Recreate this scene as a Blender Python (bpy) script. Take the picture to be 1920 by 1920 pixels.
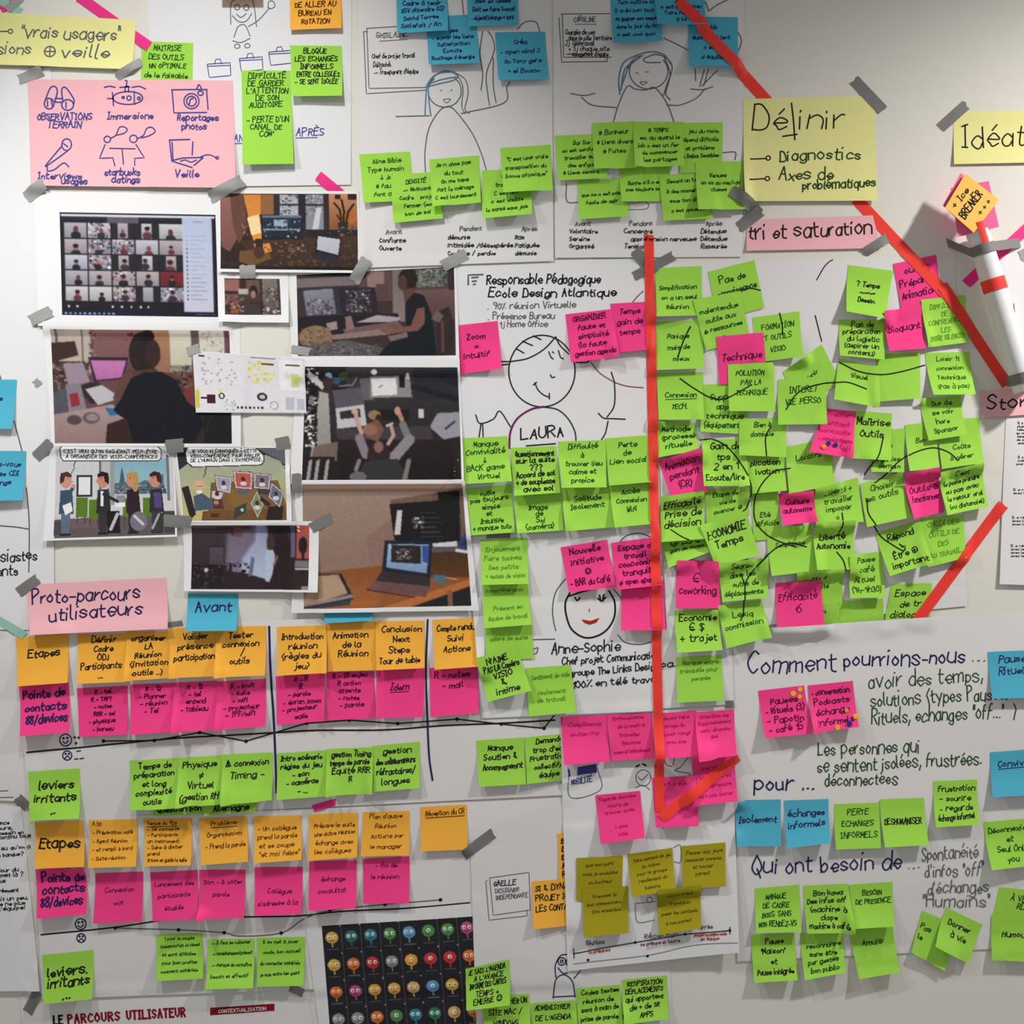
import bpy, math, random
import numpy as np
C = bpy.context.scene
for o in list(bpy.data.objects): bpy.data.objects.remove(o)
# ---------------------------------------------------------------- camera, light, exposure
S = 0.00083            # metres of wall per photo pixel
DIST = 1.9             # camera to wall
MIDZ = 1.45            # height of the picture centre above the floor
cam = bpy.data.cameras.new('camera'); cam.sensor_width = 36; cam.lens = 36*DIST/(1920*S); cam.clip_start = 0.05
co = bpy.data.objects.new('camera', cam); C.collection.objects.link(co)
co.location = (0, -DIST, MIDZ); co.rotation_euler = (math.pi/2, 0, 0)
C.camera = co
w = bpy.data.worlds.new('room_ambience'); C.world = w; w.use_nodes = True
w.node_tree.nodes['Background'].inputs[0].default_value = (1.0, 0.965, 0.93, 1)
w.node_tree.nodes['Background'].inputs[1].default_value = 0.235
def spot(name, loc, aim, half, blend, power, radius, col):
    l = bpy.data.lights.new(name, 'SPOT'); l.energy = power; l.spot_size = 2*half; l.spot_blend = blend
    l.shadow_soft_size = radius; l.color = col
    o = bpy.data.objects.new(name, l); C.collection.objects.link(o); o.location = loc
    import mathutils
    o.rotation_euler = (mathutils.Vector(aim)-mathutils.Vector(loc)).to_track_quat('-Z', 'Y').to_euler()
spot('ceiling_spot', (-1.087, -0.651, MIDZ+0.953), (-0.036, 0, MIDZ-0.964), 0.832, 1.0, 35, 0.05, (1.0, 0.985, 0.965))
spot('ceiling_spot', (-0.4, -0.7, MIDZ+1.269), (-0.6, 0, MIDZ-0.36), 0.799, 0.73, 27.5, 0.05, (1.0, 0.985, 0.965))
spot('ceiling_spot', (1.5, -0.695, MIDZ+1.145), (0.567, 0, MIDZ-0.654), 0.782, 1.0, 94, 0.05, (1.0, 0.96, 0.915))
C.view_settings.view_transform = 'Standard'; C.view_settings.look = 'None'
C.view_settings.exposure = 0.13; C.view_settings.gamma = 1; C.view_settings.use_curve_mapping = False
# ---------------------------------------------------------------- materials
def lin(c):
    c = np.asarray(c, float)/255
    return np.where(c <= .04045, c/12.92, ((c+.055)/1.055)**2.4)
MATS = {}
def mat(name, col, rough=0.85, spec=0.15, grain=0.03, alpha=1.0, scale=900):
    if name in MATS: return MATS[name]
    m = bpy.data.materials.new(name); m.use_nodes = True; nt = m.node_tree
    b = nt.nodes['Principled BSDF']; b.inputs['Roughness'].default_value = rough
    b.inputs['Specular IOR Level'].default_value = spec
    b.inputs['Alpha'].default_value = alpha
    if grain:
        tc = nt.nodes.new('ShaderNodeTexCoord'); nz = nt.nodes.new('ShaderNodeTexNoise'); nz.inputs['Scale'].default_value = scale
        rp = nt.nodes.new('ShaderNodeMix'); rp.data_type = 'RGBA'
        rp.inputs[6].default_value = tuple(min(1, x*(1-grain)) for x in col)+(1,)
        rp.inputs[7].default_value = tuple(min(1, x*(1+grain)) for x in col)+(1,)
        nt.links.new(tc.outputs['Object'], nz.inputs['Vector']); nt.links.new(nz.outputs[0], rp.inputs[0])
        nt.links.new(rp.outputs[2], b.inputs['Base Color'])
    else: b.inputs['Base Color'].default_value = tuple(col)+(1,)
    MATS[name] = m; return m
mat('white paper', (.83, .83, .84)); mat('flipchart paper', (.80, .79, .785)); mat('print paper', (.86, .86, .87))
mat('white wall paint', (.80, .785, .72), .9, .1, .02, 1, 60)
mat('green note', (.37, .74, .085)); mat('pink note', (.98, .062, .28)); mat('orange note', (.98, .48, .06))
mat('blue note', (.085, .46, .64)); mat('lit pink note', (.96, .19, .42)); mat('lit orange note', (.98, .60, .14)); mat('olive note', (.40, .345, .014)); mat('yellow card', (.88, .86, .36)); mat('pink card', (.93, .50, .54))  # paler pink and orange: bright light on the tube's notes put into the colour
mat('magenta tape', (.90, .03, .26), .5, .3, 0); mat('red tape', (1.0, .060, .042), .5, .2, 0, .94); mat('grey tape', (.20, .20, .19), .5, .3, .08, 1, 300)
mat('lit grey tape', (.36, .36, .35), .5, .3, .08, 1, 300); mat('mint tape', (.34, .60, .50), .6, .3, .05)  # paler grey: same tape, the stronger light on it put into the colour
mat('yellow dot', (.95, .55, .03), .7, .2, 0); mat('navy dot', (.03, .03, .25), .7, .2, 0); mat('orange dot', (.95, .35, .06), .7, .2, 0)
INK = {'k': (.018, .018, .02), 'n': (.025, .02, .10), 'b': (.06, .07, .30), 'g': (.02, .075, .018), 'p': (.10, .006, .05), 'o': (.09, .022, .006),
       'y': (.14, .105, .008), 'e': (.20, .20, .22), 'r': (.50, .02, .02), 'm': (.26, .010, .022), 'w': (.85, .85, .85), 'c': (.10, .24, .40), 'u': (.20, .02, .14), 'd': (.13, .13, .135),
       'q': (.58, .018, .14), 't': (.13, .32, .03)}
INKNAME = {'k': 'black', 'n': 'navy', 'b': 'blue', 'g': 'dark green', 'p': 'dark purple', 'o': 'brown', 'y': 'dark olive', 'e': 'grey', 'r': 'red', 'm': 'maroon',
           'w': 'white', 'c': 'light blue', 'u': 'purple', 'd': 'dark grey', 'q': 'crimson', 't': 'faint green'}
for k_, v_ in INK.items(): mat(INKNAME[k_]+' ink', v_, .8, .1, 0)
PICM = bpy.data.materials.new('printed picture'); PICM.use_nodes = True
_a = PICM.node_tree.nodes.new('ShaderNodeVertexColor'); _a.layer_name = 'print'
_b = PICM.node_tree.nodes['Principled BSDF']; _b.inputs['Roughness'].default_value = .6; _b.inputs['Specular IOR Level'].default_value = .2
PICM.node_tree.links.new(_a.outputs[0], _b.inputs['Base Color'])
# ---------------------------------------------------------------- mesh helpers
def to3(px, py, h):   # photo pixel on the wall plane plus height off the wall (metres) -> world
    return np.stack([(np.asarray(px)-960)*S, -np.asarray(h)+0*np.asarray(px), MIDZ+(960-np.asarray(py))*S], -1)
def mesh_obj(name, V, F, m, origin, parent=None, smooth=True):
    me = bpy.data.meshes.new(name); V = np.asarray(V, float)-np.asarray(origin)
    F = np.asarray(F, dtype=np.int32)
    me.vertices.add(len(V)); me.vertices.foreach_set('co', V.ravel().astype(np.float32))
    n = F.shape[1]
    me.loops.add(F.size); me.loops.foreach_set('vertex_index', F.ravel())
    me.polygons.add(len(F)); me.polygons.foreach_set('loop_start', np.arange(0, F.size, n, dtype=np.int32))
    me.polygons.foreach_set('use_smooth', np.full(len(F), smooth))
    me.update(calc_edges=True); me.validate()
    me.materials.append(m if not isinstance(m, str) else MATS[m])
    o = bpy.data.objects.new(name, me); C.collection.objects.link(o)
    if parent is None: o.location = origin
    else: o.parent = parent
    return o
def grid_faces(nu, nv):
    i = np.arange(nv)[:, None]*(nu+1)+np.arange(nu)[None, :]
    return np.stack([i, i+nu+1, i+nu+2, i+1], -1).reshape(-1, 4)
def bil(Q, u, v):
    Q = np.asarray(Q, float); u = np.asarray(u)[..., None]; v = np.asarray(v)[..., None]
    return Q[0]*(1-u)*(1-v)+Q[1]*u*(1-v)+Q[2]*u*v+Q[3]*(1-u)*v
def ibil(Q, P):
    Q = np.asarray(Q, float); P = np.asarray(P, float); u = np.full(P.shape[:-1], .5); v = u.copy()
    for _ in range(7):
        R = bil(Q, u, v)-P
        du = (Q[1]-Q[0])*(1-v)[..., None]+(Q[2]-Q[3])*v[..., None]
        dv = (Q[3]-Q[0])*(1-u)[..., None]+(Q[2]-Q[1])*u[..., None]
        det = du[..., 0]*dv[..., 1]-du[..., 1]*dv[..., 0]; det = np.where(abs(det) < 1e-9, 1e-9, det)
        u = u-(R[..., 0]*dv[..., 1]-R[..., 1]*dv[..., 0])/det
        v = v-(du[..., 0]*R[..., 1]-du[..., 1]*R[..., 0])/det
    return u, v
def inq(Q, P):
    Q = np.asarray(Q, float); s = np.ones(P.shape[:-1], bool)
    for i in range(4):
        a, b = Q[i], Q[(i+1) % 4]
        s &= ((b[0]-a[0])*(P[..., 1]-a[1])-(b[1]-a[1])*(P[..., 0]-a[0])) >= 0
    return s
# ---------------------------------------------------------------- pen lettering
FONT = {'a': '452604123244 4642', 'b': '0902 0426442203', 'c': '4526041243', 'd': '452604123244 4942', 'e': '044445260413224 3'.replace(' ', ''),
 'f': '39291702 0636', 'g': '452604123244 46412001', 'h': '0902 04264542', 'i': '0602 08', 'j': '262100 28', 'k': '0902 3604 1532', 'l': '090312',
 'm': '0602 05263532 35566562', 'n': '0602 05264542', 'o': '2604224426', 'p': '0600 0526442203', 'q': '452604123244 4640', 'r': '0602 042636',
 's': '45260524432203', 't': '18132232 0636', 'u': '06032243 4642', 'v': '0622 2246', 'w': '0612 1235 3552 5266', 'x': '0642 0246', 'y': '0623 4610',
 'z': '0646 4602 0242', 'A': '0229 2942 1535', 'B': '0902 0939472606 26443202', 'C': '482906042243', 'D': '0902 092946432202', 'E': '0949 0902 0242 0636',
 'F': '4909 0902 0636', 'G': '48290604224345 2545', 'H': '0902 4942 0646', 'I': '0929 1912 0222', 'J': '29231203', 'K': '0902 4905 1642', 'L': '0902 0242',
 'M': '0209 0924 2449 4942', 'N': '0209 0942 4249', 'O': '29060422444629', 'P': '0209 0939472605', 'Q': '29060422444629 2441', 'R': '0209 0939472605 2542',
 'S': '4829081635442203', 'T': '0949 2922', 'U': '0904224449', 'V': '0922 2249', 'W': '0912 1226 2632 3249', 'X': '0942 0249', 'Y': '0926 4926 2622',
 'Z': '0949 4902 0242', '0': '29060422444629', '1': '0729 2922', '2': '08294702 0242', '3': '0829472626443203', '4': '2904 0444 3632', '5': '49090636442203',
 '6': '3906042244260 4'.replace(' ', ''), '7': '0949 4912', '8': '260829482604224426', '9': '46260829484632', '.': '02', ',': '1301', '-': '0434', "'": '0907',
 '"': '0907 1917', '!': '0905 02', '?': '0829472524 22', ':': '02 05', '/': '0149', '(': '29061421', ')': '09261401', '%': '0249 08 43', '=': '0545 0343',
 '+': '0545 2723', '>': '0464 4664 6442', '*': '0464 7465849574', '_': '0242', '~': '04152435', '#': '1218 3238 0444 0646', '$': '4829081635442203 2921',
 '&': '42081928044342', '@': '34141534 4403162745543202', '€': '482906042243 0535 0333', '≠': '0545 0343 1137', '↓': '2922 0422 4422', '°': '1908171819',
 '☺': '391806133263756839 2627 5657 244354', '⊕': '391806133263756839 3733 1555', '⚠': '0239 3962 0262 3734 33', '□': '0949 4942 4202 0209'}
ACC = {'é': 'e1', 'è': 'e2', 'ê': 'e3', 'à': 'a2', 'ô': 'o3', 'î': 'i3', 'É': 'E1', 'È': 'E2', 'Ê': 'E3', 'ç': 'c4', 'ï': 'i3', 'À': 'A2', 'û': 'u3', 'Î': 'I3'}
RN = random.Random(7)
def glyph(ch):
    acc = None
    if ch in ACC: ch, acc = ACC[ch]
    g = FONT.get(ch)
    if g is None: return [], 2.5
    st = []
    for s in g.split():
        st.append([(int(s[i]), int(s[i+1])-2) for i in range(0, len(s)-1, 2)])
    wd = max([p[0] for s in st for p in s]+[1])
    if acc:
        b = 7.9 if ch.isupper() else 5.2
        st.append({'1': [(1.4, b), (3, b+1.7)], '2': [(1.2, b+1.7), (2.8, b)], '3': [(.8, b), (2, b+1.4), (3.2, b)], '4': [(2, 0), (1.6, -1.6)]}[acc])
    return st, wd
def spline(p, n=3):
    p = np.asarray(p, float)
    if len(p) < 3: return p
    cl = np.allclose(p[0], p[-1])
    q = np.vstack([p[-2] if cl else 2*p[0]-p[1], p, p[1] if cl else 2*p[-1]-p[-2]])
    out = []
    for i in range(1, len(q)-2):
        for k in range(n):
            t = k/n; a, b, c, d = q[i-1], q[i], q[i+1], q[i+2]
            out.append(.5*((2*b)+(c-a)*t+(2*a-5*b+4*c-d)*t*t+(3*b-a-3*c+d)*t**3))
    out.append(p[-1]); return np.array(out)
def write(text, cap, maxw=None, neat=False, tight=1.5):
    """pen strokes of one line, x from 0, baseline y=0, y down, in pixels; returns strokes, width"""
    k = cap/7.0; x = 0; out = []
    for ch in text:
        if ch == ' ': x += 3.6; continue
        st, wd = glyph(ch)
        a, sc, dy = (0, 1, 0) if neat else (RN.uniform(-.11, .11), RN.uniform(.84, 1.16), RN.uniform(-.45, .45))
        for s in st:
            if len(s) == 1: s = [s[0], (s[0][0]+.45, s[0][1]+.3)]
            p = np.array(s, float)*sc
            p = p if neat else spline(p+np.array([[RN.uniform(-.22, .22), RN.uniform(-.25, .25)] for _ in p]))
            q = np.stack([p[:, 0]*math.cos(a)-p[:, 1]*math.sin(a)+(0 if neat else .10*p[:, 1]), p[:, 1]*math.cos(a)+p[:, 0]*math.sin(a)+dy], -1)
            out.append(np.stack([(x+q[:, 0])*k, -q[:, 1]*k], -1))
        x += wd*sc+tight
    wid = max(.1, (x-tight)*k)
    if maxw and wid > maxw:
        for s in out: s[:, 0] *= maxw/wid
        wid = maxw
    return out, wid
def ribbon(p, wpx):
    """flat ribbon along polyline p (pixels): vertices (pixels) and quads"""
    p = np.asarray(p, float)
    keep = np.r_[True, np.hypot(*(np.diff(p, axis=0).T)) > 1e-3]; p = p[keep]
    if len(p) < 2: p = np.vstack([p[0], p[0]+[.6, .2]])
    d = np.diff(p, axis=0); L = np.hypot(d[:, 0], d[:, 1]); d /= L[:, None]
    p = p.copy(); p[0] -= d[0]*wpx*.45; p[-1] += d[-1]*wpx*.45
    # keep long spans subdivided so the ink follows the sheet
    q = [p[0]]
    for a, b in zip(p[:-1], p[1:]):
        n = max(1, int(np.hypot(*(b-a))/7))
        for i in range(1, n+1): q.append(a+(b-a)*i/n)
    p = np.array(q); d = np.diff(p, axis=0); d /= np.maximum(np.hypot(d[:, 0], d[:, 1]), 1e-9)[:, None]
    t = np.vstack([d[0], d[:-1]+d[1:], d[-1]]); ln = np.hypot(t[:, 0], t[:, 1])
    bad = ln < .3; t[bad] = np.vstack([d, d[-1]])[bad]; t /= np.hypot(t[:, 0], t[:, 1])[:, None]
    nn = np.stack([-t[:, 1], t[:, 0]], -1)*wpx/2
    V = np.empty((2*len(p), 2)); V[0::2] = p+nn; V[1::2] = p-nn
    i = np.arange(len(p)-1)*2
    return V, np.stack([i, i+1, i+3, i+2], -1)
# ---------------------------------------------------------------- items on the wall
ITEMS = []
class Item: pass
def quad(c):
    c = list(c)
    if len(c) == 6: c = c[:4]+[c[2]+c[4]-c[0], c[3]+c[5]-c[1]]+c[4:]
    return np.array(c, float).reshape(4, 2)    # TL TR BR BL
def item(name, cat, label, q, m, lift=None, group=None, **kw):
    it = Item(); it.name = name; it.cat = cat; it.label = label; it.q = quad(q); it.m = m; it.lift = lift; it.group = group
    it.ink = {}; it.pic = None; it.h0 = kw.get('h0'); it.rag = kw.get('rag', 0); it.seed = len(ITEMS); it.press = kw.get('press', False); it.notch = None
    ITEMS.append(it); return it
def ink(it, part, col, wpx, pts): it.ink.setdefault((part, col), []).append((np.asarray(pts, float), wpx))
def pts(s):
    return np.array([[float(v) for v in a.split(',')] for a in s.split()])
def D(it, col, wpx, *strokes, part='drawing', sm=True):
    for s in strokes:
        p = pts(s) if isinstance(s, str) else np.asarray(s, float)
        ink(it, part, col, wpx, spline(p, 5) if sm and len(p) > 2 else p)
def circ(cx, cy, rx, ry=None, a0=0, a1=360, n=22):
    a = np.radians(np.linspace(a0, a1, n)); return np.stack([cx+rx*np.cos(a), cy+(ry or rx)*np.sin(a)], -1)
def T(it, x, y, cap, text, col='k', wpx=1.8, ang=0, width=None, part='handwriting', neat=False, tight=1.5):
    ss, wd = write(text, cap, None, neat, tight)
    f = width/wd if width else 1
    c, s = math.cos(math.radians(ang)), math.sin(math.radians(ang))
    for p in ss:
        p = p*[f, 1]
        ink(it, part, col, wpx, np.stack([x+p[:, 0]*c-p[:, 1]*s, y+p[:, 0]*s+p[:, 1]*c], -1))
NOTE = {'G': ('green note', 'k'), 'P': ('pink note', 'p'), 'O': ('orange note', 'o'), 'B': ('blue note', 'n'), 'Y': ('olive note', 'y')}
GROUP = ''
def N(c, q, text, label, col=None, wpx=None, cap=None, top=.13, align='c', lift=None, under=False, x0=.07):
    m, dc = NOTE[c]; col = col or dc
    it = item('sticky_note', 'sticky note', label, q, m, lift, GROUP)
    Q = it.q; W = np.hypot(*(Q[1]-Q[0])); Hh = np.hypot(*(Q[3]-Q[0])); it.W, it.H = W, Hh
    lines = text.split('|') if text else []
    if lines:
        lh = min((.95-top)*Hh/len(lines), .25*Hh); cp = (cap*.92 if cap else lh*.5); y = top*Hh+cp*1.15
        for i, t in enumerate(lines):
            ss, wd = write(t, cp, W*(.94-x0-.04))
            x = x0*W if align == 'l' else max(x0*W, (W-wd)/2+RN.uniform(-3, 3))
            rise = RN.uniform(-.035, .01)
            for p in ss:
                uv = np.stack([(x+p[:, 0])/W, (y+p[:, 1]+rise*p[:, 0])/Hh], -1)
                g = bil(Q, np.clip(uv[:, 0], .01, .99), np.clip(uv[:, 1], .01, .99))
                ink(it, 'handwriting', col, wpx or max(1.1, min(2.0, cp*.145)), g)
            if under and i == 0:
                a = np.array([[x/W, (y+4)/Hh], [(x+wd)/W, (y+3)/Hh]]); ink(it, 'handwriting', col, 1.4, bil(Q, a[:, 0], a[:, 1]))
            y += lh
    return it
def tape(x0, y0, x1, y1, wpx, label, m='grey tape', name='tape_strip', rag=2.0):
    d = np.array([x1-x0, y1-y0], float); L = np.hypot(*d); d /= L; n = np.array([-d[1], d[0]])*wpx/2
    a, b = np.array([x0, y0], float), np.array([x1, y1], float)
    return item(name, 'tape', label, np.r_[a-n, b-n, b+n, a+n], m, 0, 'strips of tape', rag=rag)
class Pic:
    """a small painted print: colours as they print, laid into the picture's own mesh"""
    def __init__(s, w, h, bg, r=1.7, ph=True):
        r = min(r, 1.15)
        s.w, s.h = w, h; s.W, s.H = int(round(w/r)), int(round(h/r))
        s.a = np.empty((s.H, s.W, 3)); s.a[:] = bg
        s.x, s.y = np.meshgrid((np.arange(s.W)+.5)*w/s.W, (np.arange(s.H)+.5)*h/s.H); s.rng = np.random.default_rng(int(w*7+h))
    def R(s, x0, y0, x1, y1, c, c2=None, ax=1):
        m = (s.x >= x0) & (s.x < x1) & (s.y >= y0) & (s.y < y1); s.put(m, c, c2, ax, x0, y0, x1, y1)
    def put(s, m, c, c2=None, ax=1, x0=0, y0=0, x1=1, y1=1):
        if c2 is None: s.a[m] = c
        else:
            t = ((s.y-y0)/(y1-y0) if ax else (s.x-x0)/(x1-x0))[m][:, None]; s.a[m] = np.array(c)*(1-t)+np.array(c2)*t
    def E(s, cx, cy, rx, ry, c): s.a[((s.x-cx)/rx)**2+((s.y-cy)/ry)**2 < 1] = c
    def P(s, p, c, c2=None, ax=1):
        p = pts(p) if isinstance(p, str) else np.asarray(p, float); ins = np.zeros(s.x.shape, bool); n = len(p)
        for i in range(n):
            (x1, y1), (x2, y2) = p[i], p[(i+1) % n]
            if y1 == y2: continue
            ins ^= ((y1 > s.y) != (y2 > s.y)) & (s.x < (x2-x1)*(s.y-y1)/(y2-y1)+x1)
        s.put(ins, c, c2, ax, p[:, 0].min(), p[:, 1].min(), p[:, 0].max(), p[:, 1].max())
    def L(s, p, wd, c):
        p = pts(p) if isinstance(p, str) else np.asarray(p, float)
        for (x1, y1), (x2, y2) in zip(p[:-1], p[1:]):
            dx, dy = x2-x1, y2-y1; t = np.clip(((s.x-x1)*dx+(s.y-y1)*dy)/(dx*dx+dy*dy+1e-9), 0, 1)
            s.a[np.hypot(s.x-x1-t*dx, s.y-y1-t*dy) < wd/2] = c
    def M(s, x0, y0, x1, y1, cols, n, sz):   # a litter of small marks
        for _ in range(int(n*2.2)):
            sz_ = sz; sz = sz_*.62
            x, y = s.rng.uniform(x0, x1), s.rng.uniform(y0, y1); a = s.rng.uniform(.5, 1.5)*sz; b = s.rng.uniform(.4, 1.2)*sz
            s.R(max(x0, x-a), max(y0, y-b), min(x1, x+a), min(y1, y+b), np.array(cols[s.rng.integers(len(cols))])*s.rng.uniform(.85, 1.1)); sz = sz_
    def blur(s, n=1):
        for _ in range(n):
            p = np.pad(s.a, ((1, 1), (1, 1), (0, 0)), 'edge'); s.a = (p[1:-1, 1:-1]*2+p[:-2, 1:-1]+p[2:, 1:-1]+p[1:-1, :-2]+p[1:-1, 2:])/6
    def done(s, ill=.75, dark=1.18):
        if dark > 1: m = s.a.mean(-1, keepdims=True); s.a = m+(s.a-m)*.82
        g = s.rng.normal(0, 1, s.a.shape[:2])   # photographic mottling
        for _ in range(5): g = (g+np.roll(g, 1, 0)+np.roll(g, -1, 0)+np.roll(g, 1, 1)+np.roll(g, -1, 1))/5
        s.a = 255*np.clip((s.a+g[..., None]*7)/255, 0, 1)**dark
        s.col = np.clip(lin(np.clip(s.a, 0, 255))*.84/ill, .004, .95); return s
def picture(it, q, pic): it.pic = (quad(q), pic)
# ---------------------------------------------------------------- large sheets at the back
SH = lambda label, q, m='flipchart paper', lift=1.5, name='paper_sheet', cat='paper sheet', **k: item(name, cat, label, q, m, lift, None, **k)
left_sheet = SH('tall white sheet at the left edge carrying the bright blue notes', (-130, 128, 96, 128, 103, 1182, -130, 1178), 'white paper')
D(left_sheet, 'd', 2.2, '-4,690 3,712 12,735', '28,790 43,846', '51,915 55,960 56,1000 55,1072', '-10,985 30,988 55,992')
T(left_sheet, -62, 1056, 20, 'enthousiastes', 'k', 2.4, -3, 132); T(left_sheet, -40, 1083, 18, 'patients', 'k', 2.4, -4, 74)
left_low = SH('blank white sheet below the tall left sheet, beside the first journey row', (-130, 1172, 44, 1186, 66, 1502, -130, 1498), 'flipchart paper')
D(left_low, 'd', 1.6, '-20,1483 16,1482', '-20,1495 26,1494', sm=False)
top_sheet = SH('white persona sheet with a smiling girl and three briefcases drawn on it', (272, -110, 660, -110, 658, 347, 290, 352), 'white paper', 5, 'poster', 'poster')
D(top_sheet, 'd', 1.6, part='drawn_girl', *[circ(445, 14, 5), circ(462, 15, 5), '444,27 452,33 462,26', '436,30 448,41 462,40 472,26', '433,46 433,10 440,0', '474,0 478,20 481,50', '437,77 452,80 469,72', '439,70 447,50 460,48 469,68', circ(445, 87, 5, 4), circ(464, 86, 5, 4),
  '466,50 485,38 505,16', '503,15 504,4 512,3 516,12 508,17 503,14'])
for bx, by in ((388, 118), (448, 107), (503, 95)):
    D(top_sheet, 'b', 1.6, f'{bx+2},{by+3} {bx+44},{by} {bx+45},{by+24} {bx+5},{by+28} {bx+1},{by+4}', f'{bx+2},{by+7} {bx+44},{by+5}', f'{bx+15},{by+2} {bx+17},{by-6} {bx+25},{by-7} {bx+28},{by+2}', sm=False, part=f'drawn_briefcase#{bx}')
T(top_sheet, 556, 256, 14, 'APRÈS', 'b', 1.8, -2, None, 'caption#1'); D(top_sheet, 'b', 1.4, '556,260 595,259', sm=False, part='caption#1')
T(top_sheet, 420, 267, 12, 'AVANT', 'b', 1.6, 0, None, 'caption#2'); D(top_sheet, 'b', 1.4, '420,271 454,270', sm=False, part='caption#2')
cluster_sheet = SH('large white flipchart sheet under the right-hand crowd of green notes', (1222, 492, 1790, 482, 1812, 1136, 1250, 1190), 'flipchart paper', 2, 'poster', 'poster')
right_top = SH('white sheet behind the rolled paper tube at the right edge', (1868, 478, 2010, 428, 2010, 716, 1892, 716), 'white paper')
D(right_top, 'd', 1.6, '1900,570 1902,590', sm=False)
long_text = SH('white printed sheet of small centred paragraphs at the right edge', (1886, 778, 2030, 776, 2030, 1100, 1872, 1095), 'white paper', 4)
yy = 795
for blk in (('Il a un', 'plus de', 'idée', 'qu on a', 'temps', 'de son', 'entre'), ('Il a un', 'outil', 'pour ses')):
    for t in blk: T(long_text, 1908-RN.uniform(0, 4), yy, 4, t+' projet commun', 'k', 1.0, 0, 70, 'printed_text', True); yy += 6.3
    yy += 20
for y0, n in ((920, 2), (972, 3), (1025, 4)):
    for i in range(n): T(long_text, 1899-(y0-920)*.05, y0+i*6.3, 4, 'Il a réuni son équipe' if i == 0 else 'avec le groupe du jour', 'k', 1.0, 0, 80, 'printed_text', True)
parcours = SH('printed sheet at the bottom left with the red heading Le parcours utilisateur', (40, 1866, 572, 1848, 610, 2030, 40, 2030), 'flipchart paper', 0)
T(parcours, 102, 1920, 15.5, 'LE', 'k', 3.8, -3.6, 16, 'heading', True, 2.6); T(parcours, 129, 1918, 15.5, 'PARCOURS', 'm', 3.8, -3.6, 96, 'heading', True, 2.6); T(parcours, 239, 1911, 15.5, 'UTILISATEUR', 'm', 3.8, -3.6, 109, 'heading', True, 2.6)
ink(parcours, 'banner', 'm', 'fill', [(395, 1888), (515, 1881), (515, 1894), (395, 1902)]); T(parcours, 411, 1897.5, 6, 'CONTEXTUALISATION', 'w', 1.3, -3.2, 88, 'banner_lettering', True)
# ---------------------------------------------------------------- journey sheets
J1 = SH('white roll of paper with the upper user journey timeline drawn in marker', (28, 1184, 1050, 1140, 1062, 1490, 58, 1540), 'flipchart paper', 1.5, 'flipchart_sheet', 'flipchart sheet')
J2 = SH('white roll of paper with the lower user journey timeline drawn in marker', (62, 1536, 1062, 1497, 1078, 1836, 80, 1872), 'flipchart paper', 1.5, 'flipchart_sheet', 'flipchart sheet')
for it, x, y, r in ((J1, 124, 1387, 11), (J2, 152, 1732, 10)):
    D(it, 'n', 2.2, circ(x, y, r), circ(x-4, y-3, 1.2, n=8), circ(x+3, y-4, 1.2, n=8), f'{x-5},{y+3} {x},{y+6} {x+5},{y+1}', part='smiling_face')
for it, x, y, r in ((J1, 127, 1416, 8.5), (J2, 153, 1758, 8)):
    D(it, 'n', 2.2, circ(x, y, r), circ(x-3, y-3, 1, n=8), circ(x+3, y-3, 1, n=8), f'{x-4},{y+5} {x},{y+1} {x+4},{y+4}', part='frowning_face')
T(J1, 138, 1386, 9, '++', 'k', 1.8); T(J1, 141, 1396, 7, '+', 'k', 1.8); D(J1, 'k', 2, '145,1408 152,1407', '141,1423 147,1422', '151,1422 158,1421', sm=False)
D(J1, 'k', 3, '52,1410 140,1402 230,1393 340,1383 430,1378 520,1373 600,1369 720,1368 830,1360 930,1356 1040,1350', part='timeline')
D(J1, 'k', 2.4, '195,1389 290,1388 375,1373 462,1389 520,1372 575,1356 655,1350 746,1356 857,1348 940,1357 1020,1365 1040,1340', sm=False, part='mood_line')
for p_ in ((195, 1389), (290, 1388), (375, 1373), (462, 1389), (575, 1356), (655, 1350), (746, 1356), (857, 1348), (940, 1357), (1020, 1365)): D(J1, 'k', 3.5, circ(*p_, 1.6, n=9), part='mood_line')
D(J2, 'k', 2.8, '78,1752 215,1738 330,1722 460,1718 560,1716 640,1708 760,1702 880,1692', part='timeline')
D(J2, 'd', 1.8, '217,1739 335,1743 420,1748 450,1754 528,1748 570,1722 620,1706 722,1695 826,1686', part='mood_line')
for p_ in ((217, 1739), (335, 1743), (421, 1748), (528, 1748), (619, 1706), (722, 1695), (826, 1686)): D(J2, 'k', 3.5, circ(*p_, 1.6, n=9), part='mood_line')
GROUP = 'sticky notes on the lower user journey'
N('O', (66, 1542, 157, 1537, 162, 1622, 70, 1625), 'Etapes', 'orange sticky note reading etapes in thick pen, heading the lower journey row', 'k', 3.2, 20, .32)
N('O', (168, 1537, 258, 1535, 260, 1620, 170, 1623), 'A.30|- Préparation café|- Agent Réunion|- et rempli à bord|- Suite réunion', 'orange note with a short five-line list, right after the lower etapes note', align='l', top=.04, cap=7)
N('O', (270, 1534, 360, 1533, 362, 1618, 275, 1620), 'Venue du RDV|- Se connecte|- Participants|un instrument|- Sabe à distier|prend|trouve et guide la salle', 'orange note with the longest list of lines, third in the lower journey row', align='l', top=.05, cap=7, under=True)
N('O', (374, 1534, 463, 1530, 468, 1612, 380, 1618), 'Problème|Organisation|- Prend la parole', 'orange note with a scribbled-over second line, fourth in the lower journey row', top=.06, cap=9, under=True)
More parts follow.
